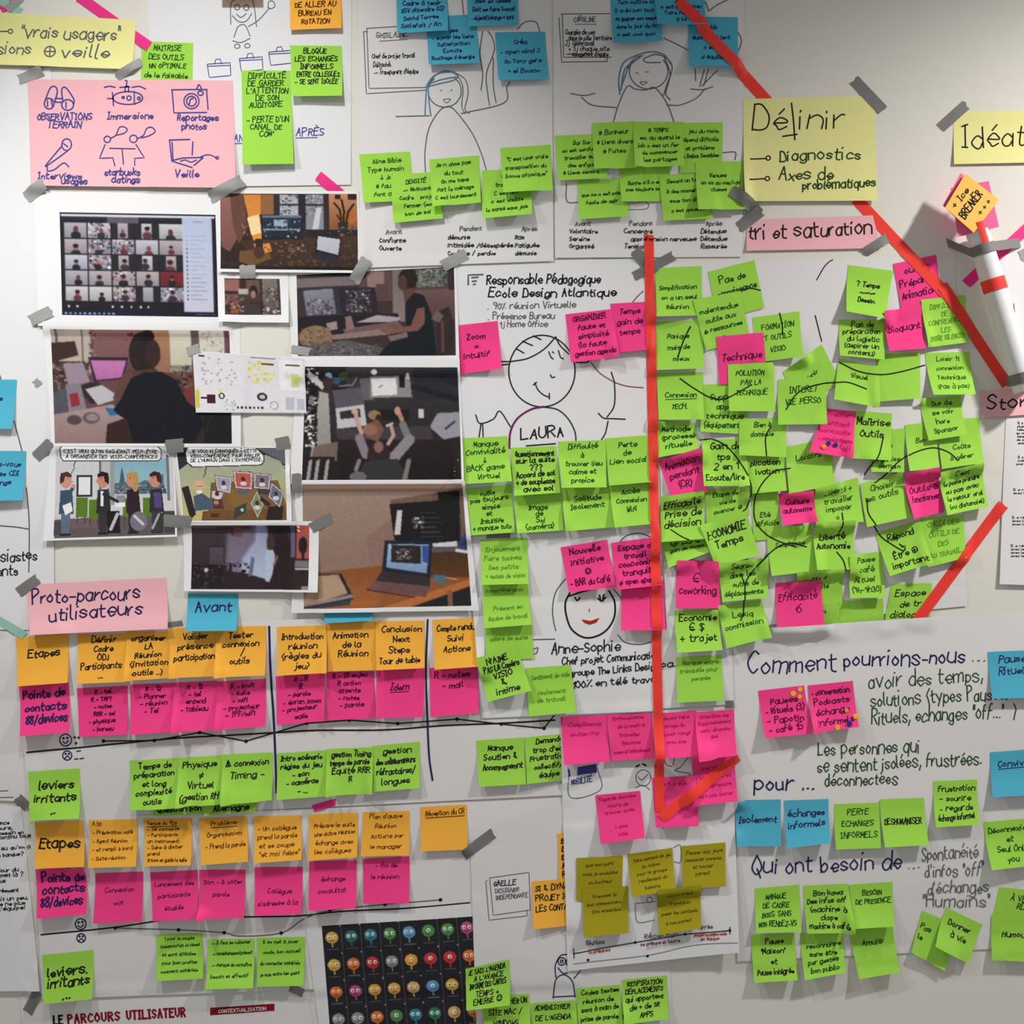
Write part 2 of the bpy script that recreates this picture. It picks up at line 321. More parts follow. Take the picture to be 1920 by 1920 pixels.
N('O', (476, 1530, 565, 1528, 568, 1608, 480, 1614), '- Un collègue|prend la parole|et se coupe|"et moi faible"', 'orange note beginning un collegue, above the pink collegue note', cap=9, top=.22)
N('O', (580, 1526, 671, 1523, 671, 1604, 580, 1610), 'Prépare le suite|une autre réunion|échange avec|les collègues', 'orange note reading prepare le suite, beside the magenta scrap of tape', cap=8.5, top=.2)
N('O', (681, 1522, 768, 1520, 768, 1601, 677, 1604), "Plan d'autre|Réunion|Actions par|le manager", "orange note with two underlined words above actions par le manager", cap=8.5, top=.04)
N('O', (788, 1513, 875, 1508, 877, 1590, 790, 1594), 'Réception du CR', 'last orange note of the lower row, one underlined line on top', cap=10, top=.08, under=True)
N('P', (67, 1630, 162, 1625, 167, 1710, 74, 1718), 'Points de|contacts|88/devices', 'pink note reading points de contacts in thick pen, lower journey row', 'n', 3, 17, .08)
N('P', (180, 1637, 270, 1633, 268, 1725, 178, 1728), 'Connexion|wifi', 'pink note reading connexion wifi under the lower journey oranges', cap=9, top=.3)
N('P', (282, 1635, 371, 1630, 374, 1718, 290, 1723), 'Lancement des|participants|étudiés', 'pink note with three small lines beginning lancement des', cap=8.5, top=.2)
N('P', (374, 1630, 461, 1630, 461, 1716, 376, 1718), 'Son - à voter|parole', 'pink note reading son, touching the right side of the lancement note', cap=9, top=.2)
N('P', (478, 1625, 568, 1624, 568, 1708, 480, 1711), "Collègue|s'adresse à la", 'pink note reading collegue in its lower half', cap=9, top=.45)
N('P', (580, 1614, 669, 1612, 669, 1697, 581, 1702), 'échange|consultat', 'pink note reading echange consultat below the prepare le suite note', cap=9, top=.32)
N('P', (681, 1610, 768, 1605, 768, 1690, 682, 1691), '- fin de|le réunion', 'last pink note of the lower journey row, fin de reunion on top', cap=9, top=.1)
N('G', (293, 1752, 380, 1749, 384, 1830, 297, 1834), '1 pour le couple|(commun/fait et laissé|et sont difficiles|pour bien profiter|comment matériels', 'dull green note with five thin lines, left of the bottom row of three', 'g', 1.2, 6, .05)
N('G', (390, 1760, 478, 1758, 479, 1844, 390, 1847), '* Il faut se collecter|* immédiatement/présent|* manque de connaître|besoin et effectif', 'green note with four starred lines, middle of the bottom row of three', 'g', 1.2, 6.5, .04)
N('G', (482, 1757, 573, 1755, 571, 1843, 484, 1845), 'Il se met à jouer|mode, bon accueil|du connecter matériels|je suis entre les quart', 'green note with four plain lines, right of the bottom row of three', 'g', 1.2, 6.5, .04)
N('G', (80, 1790, 176, 1780, 178, 1867, 88, 1876), 'leviers.|irritants|...', 'green note reading leviers irritants in thick pen, lowest at the left', 'k', 3, 18, .25)
tape(585, 1516, 630, 1503, 13, 'scrap of magenta tape between the two journey sheets', 'magenta tape', rag=3)
GROUP = 'sticky notes on the upper user journey'
N('G', (285, 1440, 385, 1436, 388, 1523, 290, 1527), '|||||Question bon', 'dark lower edge of a green note hidden behind the temps de preparation note', 'k', 2.2, 11, .1)
N('G', (385, 1436, 480, 1430, 482, 1520, 388, 1525), '|||||Allemagne', 'lower edge of a green note reading allemagne under the timing note', 'k', 2.2, 11, .1)
N('G', (54, 1446, 150, 1440, 155, 1530, 62, 1535), 'leviers|irritants|..', 'green note reading leviers irritants, left of the upper journey sheet', 'k', 2.8, 16, .2)
N('G', (244, 1426, 335, 1420, 338, 1510, 249, 1516), 'Temps de|préparation|et long|complexité|outils', 'green note reading temps de preparation, first of the upper green row', 'k', 2.0, 11, .06)
N('G', (335, 1420, 418, 1415, 422, 1503, 338, 1508), 'Physique|≠|Virtuel|(gestion RH', 'green note reading physique and virtuel with an unequal sign', 'k', 2.0, 12, .08)
N('G', (417, 1414, 512, 1410, 512, 1497, 420, 1505), '⚠ connexion|Timing -|', 'green note with a warning triangle reading connexion, timing', 'k', 2.0, 13, .1)
N('G', (520, 1412, 613, 1406, 613, 1490, 521, 1497), 'Intro scénario|règles du jeu|- son|- caméras|- ...', 'green note listing son and cameras, right of the thick navy line', 'k', 2.0, 10, .05)
N('G', (699, 1398, 787, 1390, 788, 1475, 702, 1482), 'gestion|des collaborateurs|réfractaires/|longues', 'green note reading gestion des collaborateurs, last of its row', 'k', 2.0, 12, .06)
N('G', (612, 1404, 700, 1400, 700, 1485, 614, 1490), 'gestion Timing|temps de parole|Équité RRR|R|', 'green note reading gestion timing with small figures', 'k', 2.0, 11, .05)
N('G', (893, 1388, 983, 1382, 986, 1468, 898, 1473), 'Manque|Soutien &|Accompagnemnt|', 'green note reading manque soutien, right end of the upper journey', 'k', 2.0, 11, .1)
N('G', (984, 1382, 1070, 1374, 1072, 1460, 988, 1468), "Demande|trop d'eau|Frustration|collectif/|équipe", 'green note reading demande, tucked behind the hanging poster edge', 'k', 1.9, 10, .04)
N('P', (36, 1285, 130, 1279, 136, 1370, 45, 1377), 'Points de|contacts|88/devices', 'pink note reading points de contacts in thick pen, upper journey row', 'n', 3, 16, .1)
N('P', (145, 1290, 240, 1285, 242, 1375, 152, 1380), 'R - tel|R - TRFT|- notes|RRR - tel|- physique|- bureau', 'pink note with two small groups of figures split by a line', 'p', 1.8, 8, .05)
N('P', (245, 1283, 326, 1280, 328, 1370, 247, 1375), 'R - 12|- Planner|- réunion|- Tel||', 'pink note with one figure and arrows to planner and tel', 'p', 1.8, 9, .04)
N('P', (326, 1280, 407, 1276, 408, 1366, 328, 1370), 'R - 12|- tel|entend|- Tableau||', 'pink note with one figure and an arrow to tableau', 'p', 1.8, 9, .04)
N('P', (406, 1278, 499, 1272, 500, 1360, 409, 1366), 'R - invit|- salle|- wifi|- projecteur|- TPF/wifi|', 'pink note listing salle, wifi and projecteur, left of the navy line', 'p', 1.8, 9, .06)
N('P', (612, 1260, 702, 1258, 704, 1345, 612, 1350), 'R - (R enjeu|R action|attente|- notes|- parole|', 'pink note with figures in brackets above notes and parole', 'p', 1.7, 9, .02)
N('P', (517, 1268, 610, 1262, 610, 1350, 521, 1358), 'R - R|R|- parole|- écran zoom|- projecteur|salle', 'pink note listing parole, ecran and projecteur, right of the navy line', 'p', 1.8, 9, .03)
N('P', (706, 1253, 797, 1250, 794, 1343, 706, 1345), 'Idem', 'pink note with only the underlined word idem', 'p', 2, 13, .3, under=True)
N('P', (805, 1252, 896, 1248, 898, 1335, 808, 1343), 'R - notes|- mail||', 'pink note reading notes and mail, last of the upper pink row', 'p', 2, 12, .08)
N('O', (30, 1195, 128, 1188, 132, 1278, 38, 1285), 'Etapes', 'orange note reading etapes at the left end of the upper journey', 'k', 2.6, 15, .26)
N('O', (145, 1190, 240, 1188, 238, 1277, 150, 1280), 'Définir|Cadre|ODJ|Participants|...', 'orange note reading definir cadre participants, second of the upper row', 'k', 2, 12, .03)
N('O', (238, 1185, 322, 1183, 325, 1270, 238, 1275), 'organiser|LA|Réunion|(invitation|outils ..)', 'orange note reading organiser la reunion', 'k', 2, 11, .06)
N('O', (318, 1178, 408, 1175, 410, 1266, 322, 1270), 'Valider|présence|participation|', 'orange note reading valider presence participation, under the blue avant note', 'k', 2, 12, .1)
N('O', (405, 1176, 500, 1173, 500, 1264, 408, 1268), 'Tester|connexion|/|outils|', 'orange note reading tester connexion, left of the thick navy line', 'k', 2, 12, .1)
N('O', (612, 1168, 704, 1165, 706, 1255, 617, 1258), 'Animation|de la|Réunion|', 'orange note reading animation de la reunion', 'k', 2, 12, .18)
N('O', (520, 1175, 612, 1172, 616, 1259, 522, 1265), 'Introduction|réunion|(règles du|jeu)', 'orange note reading introduction reunion, right of the thick navy line', 'k', 2, 12, .13)
N('O', (704, 1165, 796, 1163, 797, 1251, 707, 1255), 'Conclusion|Next|Steps|Tour de table', 'orange note reading conclusion next steps', 'k', 2, 12, .08)
N('O', (811, 1162, 896, 1158, 898, 1248, 816, 1254), 'Compte rendu|Suivi|Actions|', 'last orange note of the upper row, reading suivi actions', 'k', 2, 12, .1)
N('B', (606, 1075, 698, 1072, 700, 1163, 610, 1168), '', 'dark blue note mostly hidden under the desk print with the laptop')
# ---------------------------------------------------------------- posters at the bottom centre
emo = SH('print of rows of round cartoon faces on black, at the bottom', (572, 1720, 893, 1692, 912, 2030, 612, 2030), 'white paper', 2, 'photo_print', 'photo print')
pc = Pic(290, 240, (33, 34, 38), 1.25); pc.label = 'black picture with a grid of coloured round faces'
cols_ = {'y': (205, 165, 70), 't': (50, 110, 108), 'c': (45, 125, 140), 'G': (80, 140, 75), 'b': (95, 145, 190), 'o': (210, 110, 45), 'r': (195, 55, 60), 'e': (140, 140, 140), 'p': (180, 80, 125), 'a': (225, 160, 60), 's': (205, 165, 105), 'k': (45, 120, 85)}
for r_, row in enumerate(('ytcGbGGp', 'yorearro'.replace('aa', 'a'), 'opaysbyp'.replace('ysb', 'asb'), 'eeoGckso')):
    for c_, ch in enumerate(row):
        x = 18+c_*36.6; y = 24+r_*52.5-1.2*(c_-0)*(.4)
        k_ = cols_[ch]; pc.R(x-1.6, y+11, x+1.6, y+19, [v*.8 for v in k_]); k_ = [v*.9 for v in k_]; pc.E(x, y, 12, 11.2, k_); pc.E(x-2.5, y-2.5, 8, 6, [min(255, v*1.12) for v in k_])
        one = (r_, c_) in ((0, 5), (1, 4), (1, 5), (1, 6), (2, 5), (3, 3), (3, 6))
        for ex in ((0,) if one else (-5.5, 5)):
            pc.E(x+ex, y-1, 3.9 if one else 3.3, 3.5, (228, 226, 214)); pc.E(x+ex+.6, y-.4, 1.5, 1.6, (30, 26, 26))
        pc.L([(x-3.5, y+7), (x+3.5, y+6.6)], 1.3, [v*.5 for v in k_]); pc.R(x-11, y+22, x+11, y+23.4, (88, 88, 94)); pc.R(x+15.5, y-23, x+18, y-20.5, (150, 150, 155))
    pc.R(0, 50+r_*52.5, 290, 51+r_*52.5, (44, 44, 50))
for c_ in range(1, 8): pc.R(-.5+c_*36.6, 0, .5+c_*36.6, 240, (74, 74, 84))
picture(emo, (604, 1735, 889, 1717, 908, 1955, 622, 1968), pc.done(.62, 1.0))
gaelle = SH('white persona poster with two framed boxes, taped behind the hanging poster', (882, 1588, 1240, 1548, 1268, 2030, 897, 2030), 'flipchart paper', 0, 'poster', 'poster'); gaelle.notch = np.array([897., 1583.])
D(gaelle, 'd', 1.3, '918,1645 992,1635 994,1705 925,1715 918,1645', '914,1650 911,1652 917,1724 988,1716 988,1705', sm=False, part='drawn_card_box')
T(gaelle, 926, 1660, 9, 'GAELLE', 'k', 1.6, -3, 41); T(gaelle, 929, 1673, 7.5, 'DESIGNER', 'd', 1.2, -3, 44); T(gaelle, 930, 1686, 7.5, 'INDEPENDANTE', 'd', 1.2, -5, 60)
D(gaelle, 'n', 2, '1037,1870 1042,1835 1057,1825 1073,1838 1078,1868', '1037,1868 1078,1866', circ(1053, 1800, 7), circ(1053, 1800, 2.5), '1042,1830 1041,1808 1050,1790 1062,1787', '1046,1812 1055,1822 1064,1822', '1076,1832 1088,1818', circ(1068, 1802, 7), part='drawn_figure')
GROUP = 'sticky notes on the bottom persona poster'
N('O', (1045, 1563, 1132, 1556, 1136, 1644, 1048, 1652), 'B|E|E|A|R', 'orange note showing only a thin strip beside the hanging poster', 'k', 2, 10, .08, 'l', x0=.08)
N('O', (997, 1652, 1084, 1645, 1086, 1731, 1000, 1738), 'SI & DYNAM|PROJET ICI|LES CONTACT|', 'orange note half covered by the hanging poster, below the thin orange strip', 'k', 1.8, 11, .08, 'l')
N('G', (1118, 1905, 1205, 1898, 1206, 1985, 1120, 1990), 'DE TRADUCTION||||', 'green note cut off by the bottom edge, below the codes textes note', 'k', 1.8, 9, .02)
N('G', (1080, 1852, 1163, 1845, 1168, 1930, 1085, 1940), 'Codes textes|réunion de|sont à main de|prise de parole|...', 'green note with five lines, second from the right along the bottom edge', 'k', 1.6, 9, .05)
N('G', (995, 1880, 1080, 1874, 1084, 1960, 998, 1966), "ADMINISTRER|DE L'AGENDA|DES MATERIAUX|", 'green note reading de l agenda at the bottom edge, under the drawn figure', 'k', 1.6, 9, .05)
N('G', (905, 1868, 992, 1862, 996, 1950, 908, 1956), 'DE CHERCHER UN|SITE MAC /|WINDOWS|OUTIL', 'green note reading site mac windows, at the bottom edge', 'k', 1.7, 10, .06)
N('G', (873, 1815, 955, 1797, 957, 1878, 875, 1888), "JE SAIS L'AGENDA|A L'AVANCE|INFORMÉ DES CARTES|TEMPS +|EMERGE ☺", 'green note with five capital lines overlapping the black faces print', 'k', 1.6, 9, .05)
N('G', (1166, 1836, 1250, 1828, 1252, 1905, 1168, 1914), 'RESPIRATION|DEPLACEMENTS|qui apportent|de + de SR|APPS', 'green note with five lines, rightmost of the bottom green notes', 'k', 1.7, 9, .05)
# ---------------------------------------------------------------- crowd of notes on the right-hand sheet
GROUP = 'sticky notes in the right-hand crowd'
N('G', (1229, 503, 1315, 499, 1316, 592, 1229, 596), 'Simplification|on a un seul|Réunion', 'green note touching the top of the vertical red tape, three lines low down', 'g', 1.6, 9, .35)
N('G', (1230, 604, 1318, 600, 1318, 692, 1230, 695), 'Panique|mais de|mieux', 'green note with a pen slash, second down the right side of the red tape', 'g', 1.6, 9, .25)
N('G', (1318, 722, 1405, 716, 1400, 815, 1311, 810), 'Support|appel|technique|(équipement)', 'green note reading technique, half hidden below the polution note', 'g', 1.8, 12, .18)
N('G', (1232, 700, 1318, 698, 1317, 788, 1233, 788), 'Connexion|TECH.', 'green note reading connexion tech with a pen curve starting on it', 'g', 1.7, 10, .4, under=True)
N('G', (1327, 510, 1414, 488, 1432, 578, 1345, 602), 'Pas de|connaissance|-', 'tilted green note reading pas de connaissance at the top left of the crowd', 'g', 2, 13, .15)
N('G', (1298, 563, 1388, 546, 1405, 636, 1323, 658), 'malentendus|outils aux|@ ressources|@', 'tilted green note reading malentendus, over the pas de connaissance note', 'g', 1.6, 10, .2)
N('G', (1410, 596, 1498, 584, 1503, 670, 1418, 680), 'FORMATION|ET OUTILS|VISIO', 'green note reading formation et outils visio', 'g', 1.5, 10, .18)
N('P', (1342, 632, 1430, 624, 1436, 714, 1348, 722), 'Technique|', 'pink note reading technique near the top left of the crowd', 'p', 1.8, 14, .35)
N('G', (1364, 684, 1450, 680, 1452, 772, 1365, 772), 'POLUTION|PAR LA|TECHNIQUE|', 'green note reading polution par la technique', 'g', 1.5, 10, .12)
N('G', (1467, 697, 1540, 646, 1575, 715, 1500, 770), 'avenir', 'green note turned like a diamond beside the interet note', 'g', 1.5, 9, .4)
N('G', (1230, 790, 1302, 792, 1309, 845, 1233, 858), 'Méthode|(process)|rituelle', 'narrow green note reading methode, right of the red tape', 'g', 1.9, 11, .12)
N('G', (1408, 925, 1458, 922, 1464, 1010, 1412, 1014), 'Eté|difficile|', 'narrow green strip of a note reading ete, below the implication note', 'g', 1.5, 10, .4)
N('G', (1400, 855, 1470, 850, 1472, 920, 1406, 926), 'plication|ivation|', 'green note reading only the ends plication and ivation', 'k', 1.9, 11, .1, x0=.02)
N('G', (1240, 1012, 1322, 1008, 1328, 1035, 1252, 1064), 'Agir pour le|gain de temps', 'green note folded to a wedge under the efficacite note', 'g', 1.5, 8, .1)
N('G', (1320, 918, 1402, 912, 1405, 965, 1325, 985), 'Étape de|vie de|avancer ☺', 'green note with a small round smiley, above the economie temps note', 'g', 1.4, 9, .1)
N('P', (1235, 864, 1312, 840, 1324, 922, 1258, 936), 'Animation|pendant|(CR)', 'tilted pink note reading animation pendant by the red tape', 'p', 1.9, 13, .1)
N('G', (1472, 838, 1558, 822, 1562, 910, 1476, 926), 'Loisirs||', 'green note reading loisirs in the middle of the crowd', 'g', 1.6, 12, .2)
N('G', (1315, 825, 1400, 822, 1402, 911, 1316, 912), 'Gain de|tps|2 en 1|Ecoute/lire', 'green note reading gain de tps, 2 en 1', 'k', 2, 13, .05)
N('G', (1385, 788, 1473, 782, 1472, 858, 1384, 854), 'Bien à|domicile|', 'green note with a bent lower corner above the implication note', 'g', 1.6, 9, .08)
N('G', (1238, 932, 1318, 920, 1320, 1010, 1238, 1016), 'Efficacité|Prise de|décision|', 'green note reading efficacite prise de decision', 'k', 2, 14, .1)
N('G', (1640, 808, 1697, 803, 1692, 886, 1630, 885), 'on|au|organise|demain', 'narrow green note with four short lines right of the outils note', 'g', 1.4, 9, .3)
N('G', (1600, 770, 1672, 776, 1666, 864, 1592, 860), 'Maîtrise|Outils|', 'green note reading maitrise outils beside the pink note with dots', 'k', 2, 13, .12)
GP = N('P', (1548, 766, 1604, 772, 1593, 860, 1513, 848), 'Premier|contact|contacts|- conséquences|', 'pink note with two navy dots and one orange dot', 'q', 1.5, 9, .05)
D(GP, 'q', 1.4, circ(1581, 838, 8), '1577,840 1581,843 1585,839', part='handwriting')
N('G', (1458, 712, 1548, 705, 1548, 796, 1457, 797), 'INTERET|VIE PERSO|', 'green note reading interet vie perso under a pen curve', 'g', 1.6, 11, .18)
N('G', (1696, 797, 1755, 790, 1757, 878, 1700, 884), 'Bon||', 'narrow green note nearly blank, left of the couts note', 'g', 1.4, 9, .3)
N('G', (1757, 788, 1836, 783, 1840, 868, 1762, 880), '||Coûts|à gérer', 'green note reading couts a gerer at the right side of the crowd', 'g', 1.5, 10, .1)
N('G', (1525, 917, 1608, 895, 1615, 978, 1527, 984), 'Liberté +|travailler|imposer|où', 'green note reading liberte travailler, above the liberte autonomie note', 'g', 1.5, 10, .1)
N('P', (1458, 926, 1522, 920, 1526, 978, 1465, 985), 'Culture|autonome', 'small pink note reading culture autonome in the crowd', 'p', 1.7, 10, .2)
N('G', (1612, 907, 1690, 885, 1702, 970, 1621, 988), 'Choisir|les outils||', 'green note reading choisir les outils with a bent lower left corner', 'g', 1.6, 11, .1)
N('G', (1435, 990, 1520, 984, 1528, 1070, 1443, 1079), '|Souplesse||', 'bright green note reading souplesse, left of the liberte autonomie note', 'g', 1.4, 9, .1)
N('G', (1522, 980, 1600, 975, 1598, 1067, 1525, 1068), '|Liberté|Autonomie||', 'green note reading liberte autonomie', 'k', 2, 12, .06)
N('P', (1692, 888, 1757, 876, 1767, 960, 1704, 973), '|Outils à|fonctionner|', 'pink note reading outils a fonctionner at the right of the crowd', 'p', 1.7, 12, .1)
N('G', (1758, 886, 1840, 868, 1848, 950, 1768, 966), "C'est|le poste prendre|ou pas avec|le retour oral|(ou distanciel)", 'green note with five lines, rightmost of the crowd', 'k', 1.5, 9, .06)
N('G', (1590, 1040, 1652, 1034, 1657, 1119, 1590, 1121), 'Pause|café|Rituel|(9h-9h30)', 'green note reading pause cafe rituel', 'g', 1.6, 11, .06)
N('G', (1725, 972, 1806, 965, 1808, 1045, 1735, 1063), 'CHOIX DES|OUTILS DE|DES|AU TRAVAIL', 'darker green note reading choix des outils, right of the important note', 't', 1.5, 10, .08)
N('G', (1640, 1000, 1725, 975, 1741, 1055, 1663, 1079), 'Répond|...|Être ⊕|important', 'tilted green note reading etre plus important', 'k', 1.9, 12, .1)
N('G', (1310, 985, 1398, 958, 1421, 1040, 1340, 1063), 'ECONOMIE|Temps|', 'bright tilted green note reading economie temps', 'k', 2.2, 15, .18)
N('G', (1490, 1072, 1580, 1066, 1578, 1132, 1495, 1140), 'mix à|activité|', 'green note reading mix activite behind the pink efficacite note', 'g', 1.5, 9, .12)
N('G', (1345, 1055, 1438, 1045, 1438, 1120, 1353, 1128), 'Séance|dans les|outils de|déplacements', 'green note reading outils de deplacements', 'g', 1.6, 10, .06)
N('P', (1268, 1050, 1345, 1052, 1350, 1140, 1266, 1140), '€|coworking', 'pink note with a large euro sign reading coworking', 'p', 1.8, 17, .25)
N('G', (1570, 1128, 1655, 1122, 1657, 1182, 1573, 1188), '', 'blank green note below the pause cafe note')
N('G', (1500, 1142, 1572, 1132, 1574, 1186, 1508, 1206), 'son', 'green note sticking out below the pink efficacite note', 'g', 1.5, 9, .1)
N('P', (1453, 1093, 1538, 1088, 1543, 1177, 1454, 1180), 'Efficacité|6|', 'pink note reading efficacite with a spiral, bottom of the crowd', 'p', 1.7, 16, .2)
N('G', (1640, 665, 1725, 662, 1722, 748, 1645, 754), '', 'blank green note crossed by a long pen arc, below the bloquant note')
N('G', (1572, 600, 1660, 600, 1655, 676, 1572, 668), 'Pas de|préparation|du logistic|(aspirer un|contenu)', 'green note reading pas de preparation', 'k', 1.6, 10, .04)
N('G', (1590, 497, 1675, 508, 1655, 600, 1582, 587), '? Temps|~~~~~~|Dessin|', 'green note with one line crossed out, top right of the crowd', 'k', 1.9, 9, .3, lift=13)
N('G', (1572, 672, 1648, 690, 1643, 766, 1560, 750), 'Visuel||', 'bright curled green note reading visuel, under the pas de preparation note', 'g', 1.5, 9, .25, lift=12)
N('P', (1674, 495, 1755, 478, 1764, 566, 1690, 586), 'outils|Préparer|Animation', 'pink note reading outils preparer animation under the red tape bend', 'p', 2, 14, .1)
N('P', (1652, 586, 1728, 572, 1732, 655, 1663, 660), 'Bloquant|', 'pink note reading bloquant', 'p', 1.8, 13, .35)
N('G', (1725, 563, 1810, 553, 1812, 643, 1736, 653), 'DIFFICILE|DE|COMPRENDRE|LES|ENTRE SILENCES', 'green note reading difficile de comprendre by the red tape', 't', 1.5, 9, .12)
N('G', (1722, 748, 1800, 742, 1808, 816, 1738, 827), 'Dur de|se voir|hors|Sponsor', 'green note reading dur de se voir, right of the crowd', 'g', 1.6, 10, .06)
N('G', (1733, 662, 1818, 660, 1823, 741, 1744, 742), 'Loisir 11|connexion|Technique|(Pas à pas)', 'bright green note reading loisir connexion technique', 'g', 1.3, 9, .08)
N('G', (1670, 1095, 1746, 1093, 1742, 1172, 1656, 1176), 'Espace|de tr|dialogue', 'green note reading espace, cut by the red tape and the sheet below', 'k', 1.8, 13, .12)
STROKES = [('k', 2.4, '1275,710 1300,728 1330,745 1358,748 1385,735 1408,722'), ('k', 2.6, '1294,613 1283,635 1270,670'), ('k', 2.4, '1461,588 1466,610 1466,628'), ('k', 2.2, '1384,545 1405,541 1425,545'),
 ('k', 2.4, '1473,768 1490,742 1510,728 1545,719 1565,718 1590,718 1622,730'), ('k', 2.4, '1573,680 1610,697 1650,703 1690,697 1733,685'), ('k', 2, '1531,525 1550,495 1578,478'), ('k', 2, '1665,474 1683,483'), ('k', 2, '1528,592 1540,640'),
 ('k', 2.4, '1312,825 1340,825 1370,845 1400,890 1407,920 1400,950 1393,958'), ('k', 2.4, '1445,800 1435,820 1435,855'), ('k', 2.4, '1480,878 1450,885 1425,910 1415,935 1413,965 1420,985 1440,1005 1465,1017 1490,1025'),
 ('k', 2.2, '1257,993 1275,1005 1290,1012'), ('k', 2.4, '1510,1025 1480,1018 1450,1030 1420,1060 1398,1090 1395,1120 1393,1155'), ('k', 2.2, '1388,1075 1395,1095'), ('k', 2.2, '1394,1150 1388,1163'),
 ('k', 2.4, '1654,822 1645,850 1630,875 1620,890'), ('k', 2.4, '1640,905 1660,890 1680,868 1710,850 1745,840 1770,845 1785,855 1790,862'), ('k', 2.4, '1625,935 1625,960 1635,980 1650,1005 1670,1020 1690,1032 1695,1028 1685,1020'),
 ('k', 2.4, '1576,962 1576,985 1568,1005'), ('k', 2.4, '1567,1035 1578,1050 1582,1068'),
 ('n', 4, '505,1175 508,1260 513,1340 516,1400 519,1485'), ('n', 3.4, '802,1162 799,1260 802,1360 805,1420 811,1462')]
# ---------------------------------------------------------------- problem sheet, hanging poster, tall persona posters
comment = SH('large white sheet headed comment pourrions-nous at the lower right', (1373, 1181, 2030, 1138, 2030, 1770, 1382, 1802), 'flipchart paper', 2.5, 'flipchart_sheet', 'flipchart sheet')
for t_ in ((1402, 1262, 36, 'Comment', 'n', 3, -2, 165), (1582, 1250, 30, 'pourrions-nous', 'n', 3, -2, 226), (1822, 1240, 18, '...', 'd', 2.4, 0, 26),
 (1628, 1291, 27, 'avoir des temps,', 'g', 2.2, -4, 214), (1632, 1325, 27, 'solutions (types Pauses,', 'g', 2.2, -3.5, 256), (1634, 1358, 27, 'Rituels, echanges "off..."  )', 'g', 2.2, -3, 270),
 (1533, 1416, 26, 'Les personnes qui', 'g', 2.2, -2, 190), (1532, 1448, 26, 'se sentent isolées, frustrées.', 'g', 2.2, -3, 308), (1546, 1474, 24, 'déconnectées', 'g', 2.2, -2, 136), (1414, 1480, 28, 'pour ...', 'n', 3, -1, 112),
 (1410, 1638, 32, 'Qui ont besoin de', 'n', 2.8, -2, 278), (1702, 1626, 14, '...', 'd', 2, 0, 22), (1727, 1612, 24, 'Spontanéité', 'd', 1.9, -3, 106), (1733, 1644, 24, 'd\'infos "off"', 'd', 1.9, -2, 110), (1738, 1674, 24, "d'échanges", 'd', 1.9, -1, 114), (1728, 1699, 24, '"Humains"', 'd', 1.9, 0, 126)):
    T(comment, *t_, 'handwriting#%d' % (t_[1] if t_[4] != 'g' else (0 if t_[1] < 1380 else 1)))
hang = SH('hanging white poster with pink notes on top and olive notes below', (1050, 1340, 1372, 1324, 1383, 1780, 1064, 1818), 'white paper', 16, 'poster', 'poster')
D(hang, 'd', 1.5, circ(1206, 1458, 14, 15), '1196,1456 1202,1462 1208,1458 1214,1452', '1192,1476 1206,1472 1218,1480', '1066,1446 1070,1495 1126,1480 1120,1440', '1243,1422 1250,1434 1260,1437', '1265,1420 1262,1434', '1290,1420 1276,1438 1265,1445 1292,1450 1292,1456')
D(hang, 'k', 3, '1193,1437 1198,1434', '1205,1432 1211,1435', sm=False)
ink(hang, 'heading_block', 'b', 'fill', [(1064, 1441), (1118, 1432), (1119, 1448), (1066, 1455)])
T(hang, 1072, 1470, 10, 'MOBILITÉ', 'b', 1.6, -8, 38)
D(hang, 'e', 1.4, '1262,1588 1275,1584 1275,1614 1264,1614', '1190,1692 1192,1720 1200,1727 1226,1722', '1190,1692 1228,1688', circ(1217, 1685, 5, 5), '1242,1542 1242,1552')
D(hang, 'k', 1.8, '1075,1785 1190,1764 1283,1748 1366,1740', '1075,1776 1076,1793', '1366,1734 1366,1746', sm=False, part='timeline'); D(hang, 'e', 1.2, '1075,1804 1210,1788 1300,1768 1380,1762')
for x_, y_ in ((1190, 1764), (1283, 1748), (1366, 1740), (1102, 1797), (1213, 1789)): D(hang, 'k', 3, circ(x_, y_, 1, n=8), part='timeline')
T(hang, 1099, 1770, 9, 'Réunions', 'd', 1.3, -6, 34); T(hang, 1208, 1757, 9, 'Réception', 'd', 1.3, -4, 62); T(hang, 1308, 1738, 8, 'Après', 'd', 1.3, -5, 26)
T(hang, 1104, 1785, 6, 'En préparant', 'r', 1, -7, 40); T(hang, 1200, 1770, 6, 'se prépare et tourne', 'u', 1, -6, 74); T(hang, 1300, 1752, 6, 'prendre le compte rendu', 'r', 1, -4, 60); T(hang, 1312, 1759, 6, 'en équipe', 'r', 1, -4, 34)
GROUP = 'pink notes on the hanging poster'
N('P', (1051, 1344, 1138, 1340, 1142, 1425, 1057, 1430), 'Compliments|soutien moi||', 'pink note at the top left corner of the hanging poster', 'q', 1.3, 8, .12)
N('P', (1138, 1340, 1222, 1335, 1225, 1420, 1145, 1425), 'Enthousiasme|de la main à|travailler|Réunions|comme et habituellement', 'pink note left of the red tape, second along the hanging poster top', 'q', 1.3, 7, .04)
N('P', (1224, 1338, 1305, 1332, 1310, 1414, 1226, 1419), 'à devoir faire|tirage du|pouvoir rangé|avec ses|', 'pink note right of the red tape near the hanging poster top', 'q', 1.3, 7, .08)
N('P', (1295, 1412, 1376, 1404, 1380, 1498, 1305, 1506), '|une minute|connaître et|comprendre|ou c pas donner', 'pink note low at the right edge, crossed by the short red tape', 'q', 1.3, 8, .1)
